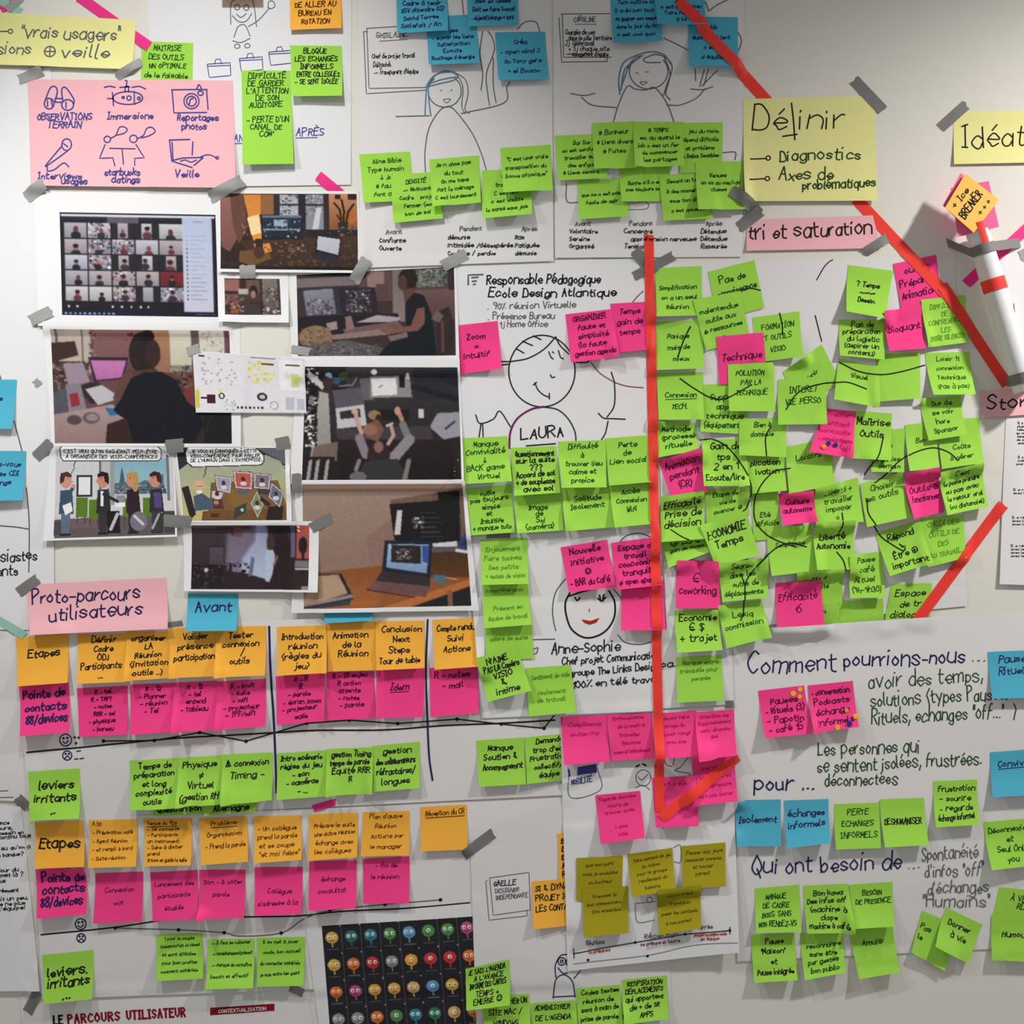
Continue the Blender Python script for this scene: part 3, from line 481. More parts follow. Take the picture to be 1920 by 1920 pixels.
N('P', (1303, 1335, 1376, 1330, 1378, 1413, 1305, 1421), 'Attention les|Rapprochement|venir abandon|été||', 'pink note at the top right corner of the hanging poster', 'q', 1.3, 7, .06)
N('P', (1116, 1490, 1200, 1482, 1207, 1566, 1125, 1578), 'Regarde discuter|cours de|trouver arrêt||l aime|calé', 'single pink note on the left half of the hanging poster', 'q', 1.3, 7, .05, lift=11)
N('P', (1222, 1458, 1303, 1454, 1308, 1545, 1228, 1548), 'sert à elle|||', 'bright pink note at the tip of the red tape arrow', 'q', 1.3, 8, .08, lift=11)
GROUP = 'olive notes on the hanging poster'
N('Y', (1080, 1607, 1167, 1602, 1165, 1682, 1080, 1686), 'que son parti|mais je souhaite|ou bonheur|', 'upper left olive note on the hanging poster', cap=6.5, wpx=1.1)
N('Y', (1176, 1600, 1260, 1588, 1263, 1661, 1183, 1676), 'Faire moment de jeu|au calme|pour le groupe|rendement du|besoins', 'upper middle olive note on the hanging poster', cap=6.5, wpx=1.1)
N('Y', (1277, 1585, 1359, 1578, 1358, 1657, 1278, 1661), 'Penser aux jours|ressentir parents|et monter|parent|', 'upper right olive note on the hanging poster', cap=6.5, wpx=1.1)
N('Y', (1091, 1664, 1177, 1659, 1177, 1743, 1094, 1751), 'Proposer la|bon commentaire|Dire ensemble||', 'lower left olive note on the hanging poster', cap=6.5, wpx=1.1)
N('Y', (1230, 1661, 1312, 1655, 1311, 1733, 1233, 1746), 'attachement|transition|poser les contacts|à nos parent', 'lower right olive note on the hanging poster', cap=6.5, wpx=1.1)
grey_low = SH('blank white sheet right of the lower persona poster, above the hanging poster', (1236, 1180, 1372, 1178, 1375, 1320, 1240, 1328), 'flipchart paper', 1.5)
laura = SH('white persona poster with a big round smiling face, middle of the wall', (852, 492, 1212, 484, 1232, 1002, 872, 1006), 'white paper', 1, 'poster', 'poster'); laura.notch = np.array([866., 497.])
D(laura, 'd', 3, '878,534 878,516 905,515', '885,521 896,520', '886,528 893,527', '888,534 891,533', sm=False)
T(laura, 913, 533, 17, 'Responsable Pédagogique', 'k', 2.6, -.6, 212); T(laura, 916, 557, 16, 'Ecole Design Atlantique', 'k', 2.6, -.3, 238)
T(laura, 915, 580, 12, '. 90% réunion Virtuelle', 'd', 1.7, -1, 164); T(laura, 915, 599, 12, '. Présence Bureau', 'd', 1.7, -1, 124); T(laura, 938, 614, 11, '1j Home Office', 'd', 1.6, -1, 88)
D(laura, 'k', 2.4, part='drawn_head', *[circ(1016, 696, 62, 67, 0, 360, 40), '958,678 990,672 1020,655 1042,632', '1042,633 1050,648 1066,664', '940,678 956,678', '942,684 954,683', '970,655 982,662', '980,640 998,648', '1000,630 1014,637'])
D(laura, 'k', 2.2, '1029,660 1033,670 1037,673', '1047,658 1051,670 1056,673', '1036,660 1038,662', '1032,703 1035,708 1040,707', '1003,718 1008,730 1018,740 1030,745', '1000,722 1006,717', '1030,738 1030,748', '1080,680 1100,680 1104,677', '892,778 900,794 925,786 937,771 957,800', '902,794 898,822', '905,796 906,822', '1152,718 1153,745 1150,765 1138,782', '1122,775 1132,784 1150,785 1172,786', '1140,790 1135,812 1128,824', '1146,698 1152,716', part='drawn_features')
D(laura, 'u', 1.6, '1186,567 1196,555 1206,546', '1108,680 1125,700 1152,717', '1152,717 1175,724 1206,727'); D(laura, 'u', 3.6, '955,840 957,810 970,785 995,768 1018,763'); D(laura, 'k', 2.2, '1018,763 1045,768 1065,785 1078,810 1080,835')
T(laura, 977, 824, 19, 'LAURA', 'k', 2.8, -3, 79); D(laura, 'k', 2.4, '987,836 1041,832', sm=False)
anne = SH('white persona poster with a face with red lips, lower middle of the wall', (874, 1006, 1236, 990, 1242, 1332, 905, 1346), 'white paper', 3, 'poster', 'poster')
D(anne, 'k', 3.4, '1068,1112 1060,1130 1062,1155 1072,1180 1095,1195 1120,1192 1140,1178 1152,1155 1152,1128 1142,1108', part='drawn_face'); D(anne, 'k', 3, '1066,1118 1090,1110 1120,1102', '1078,1120 1082,1126 1087,1121', '1121,1122 1128,1127 1135,1120', '1124,1116 1126,1124', '1132,1115 1130,1124', part='drawn_eyes')
D(anne, 'd', 2, '1060,1085 1042,1110 1036,1140 1038,1165 1042,1182', '1150,1105 1162,1118 1166,1130', '1158,1020 1175,1004 1200,1000 1218,1006', '1158,1190 1172,1204 1200,1208 1226,1202', '1105,1142 1105,1146', '1000,1199 1040,1198', '998,1218 1008,1214 1006,1224 1000,1226', part='drawn_hair_and_body'); ink(anne, 'lips', 'r', 'fill', [(1090, 1161), (1107, 1164), (1124, 1158), (1118, 1167), (1106, 1171), (1096, 1168)])
T(anne, 1034, 1225, 19, 'Anne-Sophie', 'k', 2.4, -3, 128); T(anne, 1054, 1246, 13, 'Chef projet Communication', 'k', 2.1, -4, 180); T(anne, 1068, 1268, 13, 'groupe The Links Design', 'k', 2.1, -5, 168); T(anne, 1074, 1290, 13, '100% en télé travail', 'k', 2.1, -4.5, 164)
T(grey_low, 1240, 1250, 12, 'ca.', 'k', 2.2, -3, 26)
GROUP = 'sticky notes in the right-hand crowd'
N('G', (1344, 1135, 1428, 1125, 1443, 1193, 1360, 1214), 'Lexiq|commission|', 'tilted green note reading commission, lower left of the crowd', 'g', 1.6, 12, .2)
N('G', (1264, 1145, 1345, 1142, 1352, 1217, 1268, 1222), 'Economie|€ $|+ trajet', 'green note reading economie with euro and dollar signs', 'k', 2, 14, .06)
N('G', (1267, 1232, 1352, 1228, 1355, 1312, 1269, 1316), 'Manque entre|tranquille pour|pensée||', 'darker green note by itself right of the lower red tape', 't', 1.4, 8, .08)
GROUP = 'sticky notes on the middle persona posters'
tape(912, 1005, 957, 1004, 9, 'dark strip of tape below the green rows of the middle poster')
N('G', (872, 917, 958, 908, 966, 998, 880, 1004), 'outils|pas toujours|simple|et|Intuitifs|+ manque tuto', 'green note reading outils pas toujours, lower left of the middle rows', 'g', 1.7, 9, .06)
N('G', (963, 928, 1052, 922, 1056, 994, 970, 1000), '|Image|de|Soi|(caméra)', 'green note ending in camera in brackets, lower middle row', 'g', 1.7, 10, .1)
N('G', (1052, 915, 1142, 908, 1150, 988, 1060, 996), '|Solitude|Isolement||', 'green note reading isolement, third of the lower middle row', 'g', 1.7, 11, .0)
N('G', (1142, 910, 1220, 904, 1224, 982, 1150, 989), 'Accès|Connexion|Wifi|', 'green note reading acces connexion wifi, by the red tape', 'g', 1.7, 10, .1)
N('G', (1134, 822, 1218, 816, 1221, 904, 1141, 911), 'Perte|de|Lien social||', 'green note reading perte de lien social, by the red tape', 'g', 1.7, 11, .08)
N('G', (957, 840, 1043, 836, 1050, 924, 964, 930), 'Questionnement|sur la suite|???|Accord de sol|+ de souplesse|avec sol', 'green note with three question marks in heavy black writing', 'k', 2.1, 11, .06)
N('G', (1046, 828, 1135, 825, 1136, 914, 1052, 915), 'Difficulté|à|trouver lieu|calme et|propice', 'green note reading difficulte a trouver lieu calme', 'g', 1.7, 10, .05)
N('G', (864, 822, 951, 818, 960, 903, 870, 908), 'Manque|Convivialité|↓|BACK game|Virtuel', 'green note reading manque convivialite with a down arrow', 'g', 1.7, 11, .06)
N('G', (909, 1173, 997, 1170, 1001, 1234, 912, 1238), '|adore de suite||', 'green note third down the narrow column, mostly covered', 't', 1.4, 8, .1)
N('G', (904, 1094, 989, 1092, 997, 1170, 908, 1177), 'compréhension||Présent en|équipe de travail', 'green note second down the narrow column, under the first', 't', 1.4, 8, .1)
N('G', (901, 1012, 988, 1008, 991, 1094, 903, 1096), 'Enjouement|Faire taches|Des petits|+ essais de vision', 'green note at the top of the narrow column, below the dark tape strip', 't', 1.4, 9, .16)
N('G', (986, 1252, 1070, 1246, 1079, 1333, 992, 1341), 'Sentiment de vide||isolement|de travail|', 'bright green note left of the 100 percent line', 't', 1.4, 9, .15, lift=9)
N('G', (893, 1232, 968, 1212, 996, 1292, 914, 1314), "N'AIME|PAS LA Caméra|VISIO|&|intime", 'tilted green note reading n aime pas la camera', 'k', 2.1, 11, .08)
N('P', (1165, 1098, 1244, 1088, 1246, 1180, 1163, 1181), '', 'blank pink note under the espace de travail note')
N('P', (1145, 1018, 1232, 1006, 1240, 1096, 1156, 1105), 'Espace de|travail|coocooning|tranquille|≠ open space', 'pink note reading espace de travail, crossed by the red tape edge', 'p', 2, 11, .06)
N('P', (1051, 1026, 1138, 1012, 1153, 1100, 1066, 1110), 'Nouvelle|initiative|☺|- BAR du Café', 'pink note reading nouvelle initiative with a smile', 'p', 2, 12, .06)
N('P', (842, 612, 933, 602, 941, 692, 852, 704), 'Zoom|=|intuitif|', 'pink note reading intuitif at the left edge of the middle poster', 'p', 1.9, 12, .18)
N('P', (1144, 570, 1214, 566, 1220, 656, 1152, 663), 'Temps|gain de|temps|', 'pink note reading gain de temps, cut by the vertical red tape', 'p', 1.8, 11, .1)
N('P', (1060, 590, 1148, 580, 1160, 671, 1070, 681), 'ORGANISER|faute et|simplicité|(la faute|gestion agenda', 'pink note reading organiser over the right of the big drawn head', 'p', 1.8, 10, .06)
# ---------------------------------------------------------------- photo prints
PR = lambda label, q, lift=4: item('photo_print', 'photo print', label, q, 'print paper', lift, 'prints taped to the wall')
def blob(pc, x, y, s, skin, top, hair=None):
    pc.E(x, y+1.9*s, 1.5*s, 1.2*s, top); pc.E(x, y, .75*s, .95*s, skin)
    if hair: pc.E(x, y-.5*s, .85*s, .65*s, hair)
vc = PR('print of a video call screen with a grid of faces, left of the wall', (63, 356, 412, 360, 420, 618, 74, 612))
pc = Pic(296, 195, (34, 32, 44), 1.4); pc.label = 'screenshot of a video call with five rows of faces'
pc.R(2, 3, 294, 8, (226, 228, 238)); pc.R(3, 8, 232, 14, (48, 44, 58)); pc.R(90, 8, 150, 20, (110, 100, 115)); rn_ = random.Random(3)
for r_ in range(5):
    for c_ in range(5):
        x, y = 8+c_*45, 20+r_*30; nar = (r_, c_) in ((0, 2), (0, 3), (2, 2), (2, 3), (2, 4), (4, 3)); pc.R(x, y, x+43, y+28, (44, 42, 54))
        b_ = rn_.choice([(205, 208, 222), (188, 186, 200), (214, 214, 218), (170, 178, 200), (196, 184, 190)]); b_ = (150, 46, 50) if (r_, c_) == (3, 4) else b_
        x0, x1 = (x+11, x+31) if nar else (x, x+43); pc.R(x0, y, x1, y+28, b_, [v*.82 for v in b_])
        if (r_, c_) in ((0, 1), (1, 1), (1, 2), (2, 1), (4, 2), (4, 4), (3, 2)): pc.M(x0, y, x1, y+28, [(120, 110, 118), (235, 232, 236), (90, 70, 80), (200, 150, 155)], 26, 3.2)
        if r_ != 4 or c_ != 3: blob(pc, (x0+x1)/2+rn_.uniform(-4, 4), y+13+rn_.uniform(-2, 4), rn_.uniform(3.4, 6.6), rn_.choice([(190, 120, 110), (150, 90, 85), (170, 125, 115), (120, 60, 60)]), rn_.choice([(38, 36, 48), (70, 60, 75), (120, 60, 70), (50, 52, 70)]), rn_.choice([(40, 30, 34), (60, 44, 42), None]))
        pc.R(x, y+28, x+43, y+30, (34, 32, 44))
pc.R(232, 7, 288, 186, (190, 206, 236), (212, 212, 232)); pc.R(252, 14, 272, 16, (150, 160, 185))
for i in range(16): pc.R(238, 40+i*8, 241, 44+i*8, (90, 80, 100) if i > 2 else (170, 170, 190)); pc.R(245, 41+i*8, 245+rn_.uniform(14, 34), 42.5+i*8, (168, 176, 200))
pc.R(3, 171, 230, 185, (32, 30, 42)); [pc.R(x, 176, x+4, 180, (215, 215, 225)) for x in (12, 28, 95, 112, 130, 148, 162)]
pc.R(2, 187, 296, 195, (24, 34, 84), (20, 26, 56), 0); [pc.R(6+i*9, 189, 10+i*9, 193, (190, 205, 235)) for i in range(11)]; [pc.R(252+i*5, 189, 255+i*5, 192, (130, 140, 170)) for i in range(8)]
pc.blur(2); picture(vc, (112, 398, 404, 403, 410, 595, 118, 591), pc.done(.92))
wd = PR('print of a woman in black seen from behind at a desk with a pink screen', (82, 603, 450, 606, 453, 838, 98, 836))
pc = Pic(335, 214, (120, 84, 84), 1.5); pc.label = 'photo of a person in black at a desk, seen from behind'
pc.R(0, 0, 75, 80, (198, 184, 172)); pc.R(8, 0, 13, 60, (120, 100, 96)); pc.R(56, 0, 60, 60, (140, 120, 112)); pc.R(74, 0, 215, 60, (158, 108, 110), (136, 94, 96)); pc.M(70, 4, 84, 56, [(96, 60, 62), (190, 160, 150)], 14, 3); pc.M(140, 6, 160, 24, [(90, 50, 52)], 3, 4)
pc.R(190, 0, 222, 90, (196, 140, 104), (170, 118, 96)); pc.R(222, 0, 262, 90, (226, 222, 206), (205, 200, 170)); pc.R(262, 0, 277, 70, (120, 100, 98)); pc.R(277, 0, 325, 60, (226, 218, 208)); pc.M(277, 4, 325, 50, [(210, 190, 170), (200, 210, 180)], 20, 3.5); pc.R(325, 0, 335, 60, (130, 84, 96)); pc.R(222, 66, 262, 100, (176, 170, 140)); pc.M(222, 66, 262, 96, [(120, 130, 110), (150, 140, 130), (96, 96, 104)], 26, 4)
pc.P('0,26 44,22 50,48 0,62', (78, 54, 50)); pc.R(0, 60, 70, 130, (96, 70, 70)); pc.M(0, 60, 72, 128, [(140, 120, 124), (70, 48, 50), (170, 150, 150), (120, 50, 56)], 60, 4)
pc.P('68,52 144,52 132,92 78,98', (60, 40, 62)); pc.P('72,57 140,57 129,90 82,95', (214, 132, 196), (196, 110, 182)); pc.R(74, 60, 138, 61.5, (190, 110, 176))
pc.P('20,64 58,62 70,98 30,108', (172, 150, 164)); pc.P('46,106 84,98 120,126 70,140', (60, 50, 58)); pc.P('60,112 92,104 128,128 84,142', (200, 198, 206)); pc.P('24,104 52,100 62,150 28,156', (150, 140, 152)); pc.P('30,122 46,118 50,142 34,146', (176, 50, 66)); pc.P('0,120 24,108 26,160 0,168', (100, 100, 112))
pc.P('0,160 110,140 150,170 100,214 0,214', (186, 160, 158), (168, 138, 134)); pc.E(70, 166, 16, 11, (120, 100, 106)); pc.E(72, 165, 11, 7, (168, 150, 152)); pc.E(38, 170, 14, 9, (104, 84, 92)); pc.P('96,146 120,150 134,158 106,162', (40, 130, 180)); pc.E(90, 147, 6, 3, (214, 140, 120))
pc.P('100,178 180,150 290,150 300,214 96,214', (70, 46, 42)); pc.P('206,80 262,78 280,150 240,160', (122, 78, 72)); pc.M(216, 82, 262, 150, [(96, 50, 50), (160, 110, 96), (60, 40, 40)], 30, 5); pc.R(236, 108, 262, 146, (146, 60, 66))
pc.P('112,128 132,84 148,66 158,76 140,96 134,132 120,140', (120, 78, 72)); pc.E(172, 44, 27, 40, (56, 38, 40)); pc.E(182, 12, 12, 12, (46, 32, 36)); pc.E(190, 44, 14, 26, (72, 46, 44)); pc.P('150,78 196,72 200,100 150,104', (104, 70, 64))
pc.P('146,92 172,80 204,78 232,94 252,134 276,156 282,176 262,214 148,214 138,170 122,160 112,150 126,132', (24, 28, 38), (28, 30, 44)); pc.M(160, 96, 250, 200, [(34, 40, 52), (18, 20, 30), (46, 50, 60)], 90, 1.8); pc.R(282, 156, 335, 214, (36, 34, 40)); pc.L('300,156 276,212', 3, (64, 52, 56))
pc.blur(2); picture(wd, (96, 618, 430, 621, 436, 832, 105, 831), pc.done(.88))
sd = PR('print of a dark-dressed woman at a desk with two monitors, seen side on', (543, 500, 856, 496, 862, 690, 548, 694))
pc = Pic(298, 166, (74, 58, 62), 1.4); pc.label = 'photo of a woman at a desk with monitors, seen from the side'
pc.R(0, 8, 125, 26, (132, 118, 120)); pc.R(118, 0, 180, 60, (110, 80, 80)); pc.R(134, 2, 166, 40, (158, 126, 122)); pc.R(150, 26, 172, 60, (104, 74, 76)); pc.R(181, 0, 204, 100, (124, 122, 122), (150, 128, 126)); pc.R(226, 2, 284, 36, (128, 132, 122)); pc.M(226, 2, 284, 36, [(96, 104, 94), (156, 160, 146), (78, 84, 80)], 70, 3.2); pc.R(222, 36, 290, 42, (104, 78, 80)); pc.R(222, 42, 298, 100, (126, 94, 94), (104, 72, 74)); pc.R(286, 0, 298, 44, (70, 54, 58))
pc.P('8,30 76,28 82,86 14,88', (60, 58, 70)); pc.P('12,33 68,31 74,82 18,84', (142, 142, 160), (118, 116, 132)); pc.M(20, 50, 70, 82, [(96, 92, 108), (160, 158, 170), (88, 80, 92)], 40, 3); pc.P('78,30 148,32 154,84 84,86', (52, 44, 54)); pc.M(92, 36, 140, 80, [(136, 126, 138), (80, 70, 82), (170, 160, 168), (100, 92, 106)], 60, 3)
pc.P('0,86 190,84 200,130 60,134 0,120', (44, 34, 38)); pc.P('110,100 150,86 196,92 190,100', (174, 164, 172)); pc.P('86,112 190,98 200,112 90,126', (124, 96, 98)); pc.P('60,124 176,112 200,118 150,130 70,136', (152, 124, 122)); pc.P('54,100 74,96 76,112 58,116', (160, 144, 150)); pc.P('90,88 102,86 108,112 92,116', (148, 120, 116))
pc.P('60,134 180,124 190,160 120,166 70,150', (74, 54, 56)); pc.E(34, 128, 32, 24, (150, 120, 92)); pc.M(8, 108, 62, 146, [(128, 98, 76), (172, 142, 112)], 40, 3); pc.P('6,146 90,134 160,150 164,166 4,166', (104, 98, 98)); pc.M(10, 142, 160, 166, [(80, 74, 78), (134, 128, 124)], 80, 2.4); pc.P('170,128 210,120 208,136 176,140', (140, 116, 108))
pc.E(210, 20, 18, 22, (50, 36, 36)); pc.E(200, 26, 9, 15, (98, 66, 60)); pc.P('200,40 220,36 226,60 204,64', (112, 78, 72)); pc.P('206,62 222,46 240,52 254,90 262,166 150,166 176,138 208,130 204,92', (34, 36, 40), (20, 34, 46)); pc.P('226,76 240,74 240,104 228,118 172,124 168,116 214,108', (140, 92, 84)); pc.E(168, 116, 12, 6, (140, 96, 86)); pc.P('262,84 286,74 296,110 292,166 262,166', (62, 46, 48)); pc.P('252,96 264,80 276,92 268,104', (120, 104, 104)); pc.R(270, 100, 276, 160, (110, 74, 68))
pc.blur(2); picture(sd, (556, 516, 851, 500, 855, 667, 560, 668), pc.done(.76)); 
td = PR('print seen from above of a man at a dark table with a cat and laptop', (557, 674, 862, 674, 871, 908, 545, 908))
pc = Pic(296, 212, (58, 52, 54), 1.4); pc.label = 'photo from above of a man and a cat at a dark table'
pc.R(0, 0, 296, 212, (70, 66, 70), (44, 38, 40)); pc.R(210, 0, 296, 60, (52, 52, 64)); pc.P('206,30 296,56 296,66 200,40', (40, 40, 48)); pc.R(0, 0, 80, 44, (46, 40, 44)); pc.M(0, 4, 26, 100, [(18, 18, 22), (214, 212, 214), (120, 118, 124), (30, 28, 32)], 70, 4.5); pc.P('8,8 40,34 34,44 4,18', (196, 192, 196))
pc.E(46, 18, 7, 7, (150, 186, 206)); pc.E(60, 26, 9, 7, (52, 96, 124)); pc.E(74, 18, 9, 8, (76, 90, 64)); pc.L('66,36 92,34 100,20', 2.4, (150, 146, 140)); pc.P('36,16 56,24 50,46 34,34', (78, 52, 54)); pc.P('106,22 132,20 134,62 108,62', (112, 104, 110)); pc.E(134, 10, 6, 5, (224, 222, 222)); pc.P('126,18 202,16 206,56 126,58', (150, 146, 148)); pc.P('128,22 176,20 178,52 130,54', (222, 220, 220)); pc.L('142,38 150,34', 1.6, (90, 90, 90)); pc.R(182, 16, 192, 38, (36, 34, 38)); pc.R(196, 12, 202, 22, (220, 216, 216))
pc.P('28,46 46,50 56,190 10,196 24,100', (176, 172, 168), (150, 140, 134)); pc.M(2, 90, 26, 150, [(26, 26, 28), (222, 220, 220), (60, 58, 60)], 60, 4.5); pc.P('22,148 66,140 64,176 16,180', (128, 108, 102)); pc.R(0, 168, 60, 212, (46, 38, 38)); [pc.P(f'{x},176 {x+7},172 {x+3},212 {x-4},212', (170, 164, 162)) for x in (12, 26, 44)]
pc.P('54,44 108,38 116,72 60,78', (100, 94, 106)); pc.P('60,78 114,70 120,110 64,116', (196, 194, 196)); pc.P('68,84 106,78 108,94 70,98', (62, 56, 60)); pc.P('136,80 200,80 200,100 138,100', (40, 34, 38)); pc.P('218,78 228,78 228,96 218,96', (206, 204, 204)); pc.P('254,86 296,84 296,130 264,136 238,112', (160, 158, 170)); pc.L('268,116 286,102', 2.6, (24, 22, 28))
pc.P('60,116 240,110 244,136 66,140', (80, 70, 74)); pc.R(66, 136, 296, 212, (52, 42, 42), (38, 32, 34)); pc.E(134, 90, 12, 9, (160, 128, 100)); pc.E(142, 96, 6, 7, (60, 46, 40)); pc.P('118,108 140,98 152,116 140,140 118,132', (138, 96, 76)); pc.E(126, 118, 14, 10, (162, 116, 98))
pc.L('98,86 102,104 110,124', 8, (200, 164, 148)); pc.E(97, 84, 7, 5, (206, 168, 152)); pc.L('180,84 186,98', 9, (190, 136, 116)); pc.E(178, 82, 6, 8, (206, 152, 130)); pc.L('188,108 200,138', 14, (128, 130, 134)); pc.L('106,134 118,164', 17, (142, 134, 144)); pc.L('200,136 172,168', 20, (150, 144, 152)); pc.L('166,112 170,128 160,144', 7, (196, 160, 148)); pc.L('158,110 168,106', 5, (196, 186, 184))
pc.E(142, 166, 21, 24, (64, 46, 44)); pc.E(142, 150, 9, 11, (150, 110, 100)); pc.P('116,178 176,172 200,212 100,212', (64, 62, 66)); pc.L('106,176 100,192', 8, (140, 134, 130)); pc.L('198,176 190,212', 9, (138, 132, 126)); pc.E(104, 206, 16, 10, (120, 114, 114))
pc.blur(2); picture(td, (573, 688, 858, 690, 866, 899, 567, 900), pc.done(.72))
lp = PR('print of a laptop and dark monitor on an orange wooden desk', (550, 903, 872, 902, 898, 1144, 548, 1149), 6)
pc = Pic(312, 230, (150, 124, 106), 1.4); pc.label = 'photo of a laptop and monitor on a wooden desk'
pc.R(0, 0, 312, 160, (164, 140, 124), (150, 120, 108)); pc.R(0, 0, 312, 20, (150, 118, 104), (160, 134, 118)); pc.P('170,30 312,10 312,160 176,170', (128, 98, 86), (120, 92, 88)); pc.P('120,100 180,60 180,156 130,156', (150, 116, 106))
pc.P('0,166 150,152 312,150 312,230 0,230', (150, 92, 46), (168, 98, 44)); pc.P('146,230 312,180 312,192 200,230', (196, 116, 56)); pc.P('200,230 312,193 312,230', (44, 44, 50)); pc.R(268, 200, 277, 230, (150, 96, 70)); pc.P('230,130 312,126 312,176 240,176', (86, 60, 38), (110, 66, 34))
pc.P('168,38 262,32 262,16 304,14 300,112 256,114 174,106', (38, 36, 40)); pc.P('182,50 192,50 186,96 174,96', (206, 196, 198)); pc.M(210, 62, 232, 84, [(214, 208, 210), (120, 110, 116), (60, 56, 60)], 18, 3); [pc.R(226, 54+i*9, 256+(i % 3)*6, 55.5+i*9, (92, 86, 90)) for i in range(6)]; pc.P('246,112 294,108 294,118 248,120', (206, 202, 206)); pc.P('294,112 312,90 312,128 294,124', (70, 76, 130)); pc.R(246, 118, 296, 126, (96, 90, 110)); pc.P('290,122 312,126 312,132 288,128', (214, 206, 208))
pc.P('156,106 246,108 238,176 148,162', (40, 46, 64)); pc.P('162,112 240,114 232,168 156,156', (150, 190, 214), (126, 150, 190)); pc.P('168,114 224,116 222,150 166,146', (54, 48, 52)); pc.M(176, 122, 206, 142, [(190, 180, 168), (120, 110, 100), (80, 74, 72)], 26, 3); pc.P('226,116 240,116 236,150 226,146', (60, 90, 160)); pc.P('148,162 238,176 236,196 134,182', (64, 56, 58)); pc.P('134,180 236,192 228,212 118,196', (122, 86, 84)); pc.L('118,196 206,212', 2, (70, 44, 40)); pc.P('244,170 268,172 266,190 242,184', (86, 116, 132)); pc.L('268,176 288,180', 2, (200, 180, 160))
pc.P('0,166 70,166 92,206 86,224 0,230', (60, 64, 76)); pc.P('0,170 66,168 84,202 0,226', (182, 152, 124), (172, 142, 116)); pc.L('70,168 86,202', 5, (46, 40, 40)); pc.P('0,222 90,204 94,210 0,230', (150, 130, 134)); pc.L('0,228 92,212', 3, (52, 46, 66))
pc.blur(2); picture(lp, (567, 908, 867, 907, 884, 1135, 571, 1141), pc.done(.64))
cv = PR('wide print of an online whiteboard with tiny yellow notes', (361, 658, 571, 672, 575, 775, 369, 774), 3)
pc = Pic(208, 108, (226, 224, 230), 1.2); pc.label = 'white board screenshot with clusters of tiny notes'
for x, y in [(12+rn_.uniform(0, 64), 8+rn_.uniform(0, 48)) for _ in range(30)]: pc.R(x, y, x+4, y+3.6, (186, 186, 186))
for x, y in [(100+rn_.uniform(0, 48), 10+rn_.uniform(0, 40)) for _ in range(34)]: pc.R(x, y, x+6, y+5, rn_.choice([(236, 228, 130), (228, 214, 96), (226, 226, 150)]))
pc.R(10, 6, 22, 9, (80, 80, 84)); pc.R(128, 14, 150, 17, (90, 96, 60)); pc.R(108, 4, 154, 5.5, (150, 150, 154)); pc.R(160, 6, 206, 64, (236, 236, 240)); [pc.R(166+rn_.uniform(0, 34), 10+rn_.uniform(0, 46), 176+rn_.uniform(0, 30), 14+rn_.uniform(0, 46), (222, 230, 140)) for _ in range(9)]; pc.R(172, 14, 200, 17, (110, 130, 50))
pc.R(0, 68, 8, 100, (228, 208, 70)); pc.R(10, 80, 26, 84, (70, 24, 48)); pc.R(22, 76, 38, 92, (84, 28, 56)); pc.E(50, 78, 6, 6, (60, 60, 62)); pc.E(50, 78, 3.4, 3.4, (226, 224, 230)); pc.E(126, 78, 10, 8, (70, 70, 72)); pc.E(126, 78, 5, 4, (200, 200, 204)); pc.E(148, 94, 8, 8, (150, 150, 152)); pc.E(148, 94, 6.6, 6.6, (226, 224, 230)); [pc.R(78+i*7.5, 96, 82+i*7.5, 101, (56, 54, 60)) for i in range(7)]; pc.R(170, 78, 186, 102, (196, 196, 206)); pc.R(192, 80, 206, 102, (196, 196, 206)); pc.M(54, 84, 76, 104, [(206, 212, 160), (190, 190, 190)], 14, 2); pc.R(44, 66, 52, 72, (226, 232, 130))
picture(cv, (362, 659, 570, 673, 574, 774, 370, 773), pc.done(.8))
c1 = PR('print of a comic panel with four office figures by a window', (95, 835, 325, 838, 335, 1006, 84, 1014), 8)
pc = Pic(226, 170, (206, 206, 212), 1.05); pc.label = 'comic panel with four people standing in an office'
K_ = (40, 36, 42); pc.R(0, 0, 226, 130, (212, 211, 216)); pc.R(83, 16, 87, 130, (120, 118, 124)); pc.R(87, 24, 106, 120, (196, 194, 202)); pc.R(104, 20, 112, 110, (166, 164, 172)); pc.R(112, 22, 212, 90, (140, 186, 206), (158, 198, 210)); pc.P('120,84 124,52 127,38 130,52 134,84', (72, 112, 124)); pc.P('112,70 140,66 150,74 170,64 190,70 196,54 206,54 206,76 212,90 112,90', (96, 118, 132)); pc.M(114, 72, 210, 90, [(70, 88, 104), (150, 160, 172), (110, 124, 140)], 60, 3); pc.R(112, 90, 222, 104, (206, 204, 212)); pc.R(212, 16, 218, 104, (130, 128, 136))
pc.P('0,136 226,126 226,170 2,170', (112, 100, 104)); pc.R(26, 136, 80, 152, (128, 104, 110)); pc.R(0, 138, 14, 165, (92, 88, 94)); pc.R(206, 124, 226, 166, (84, 80, 86))
for x, y, s in ((40, 96, 1), (64, 100, 1), (128, 98, .7), (166, 98, 1)): pc.R(x, y, x+22*s, y+36, (104, 146, 36)); pc.R(x+2, y+34, x+4, y+48, (86, 74, 92)); pc.R(x+16*s, y+34, x+18*s, y+48, (86, 74, 92))
pc.R(40, 54, 70, 94, (70, 68, 76)); pc.R(44, 58, 66, 90, (232, 232, 234)); pc.R(116, 92, 132, 108, (150, 154, 164)); pc.R(114, 106, 132, 114, (236, 236, 238))
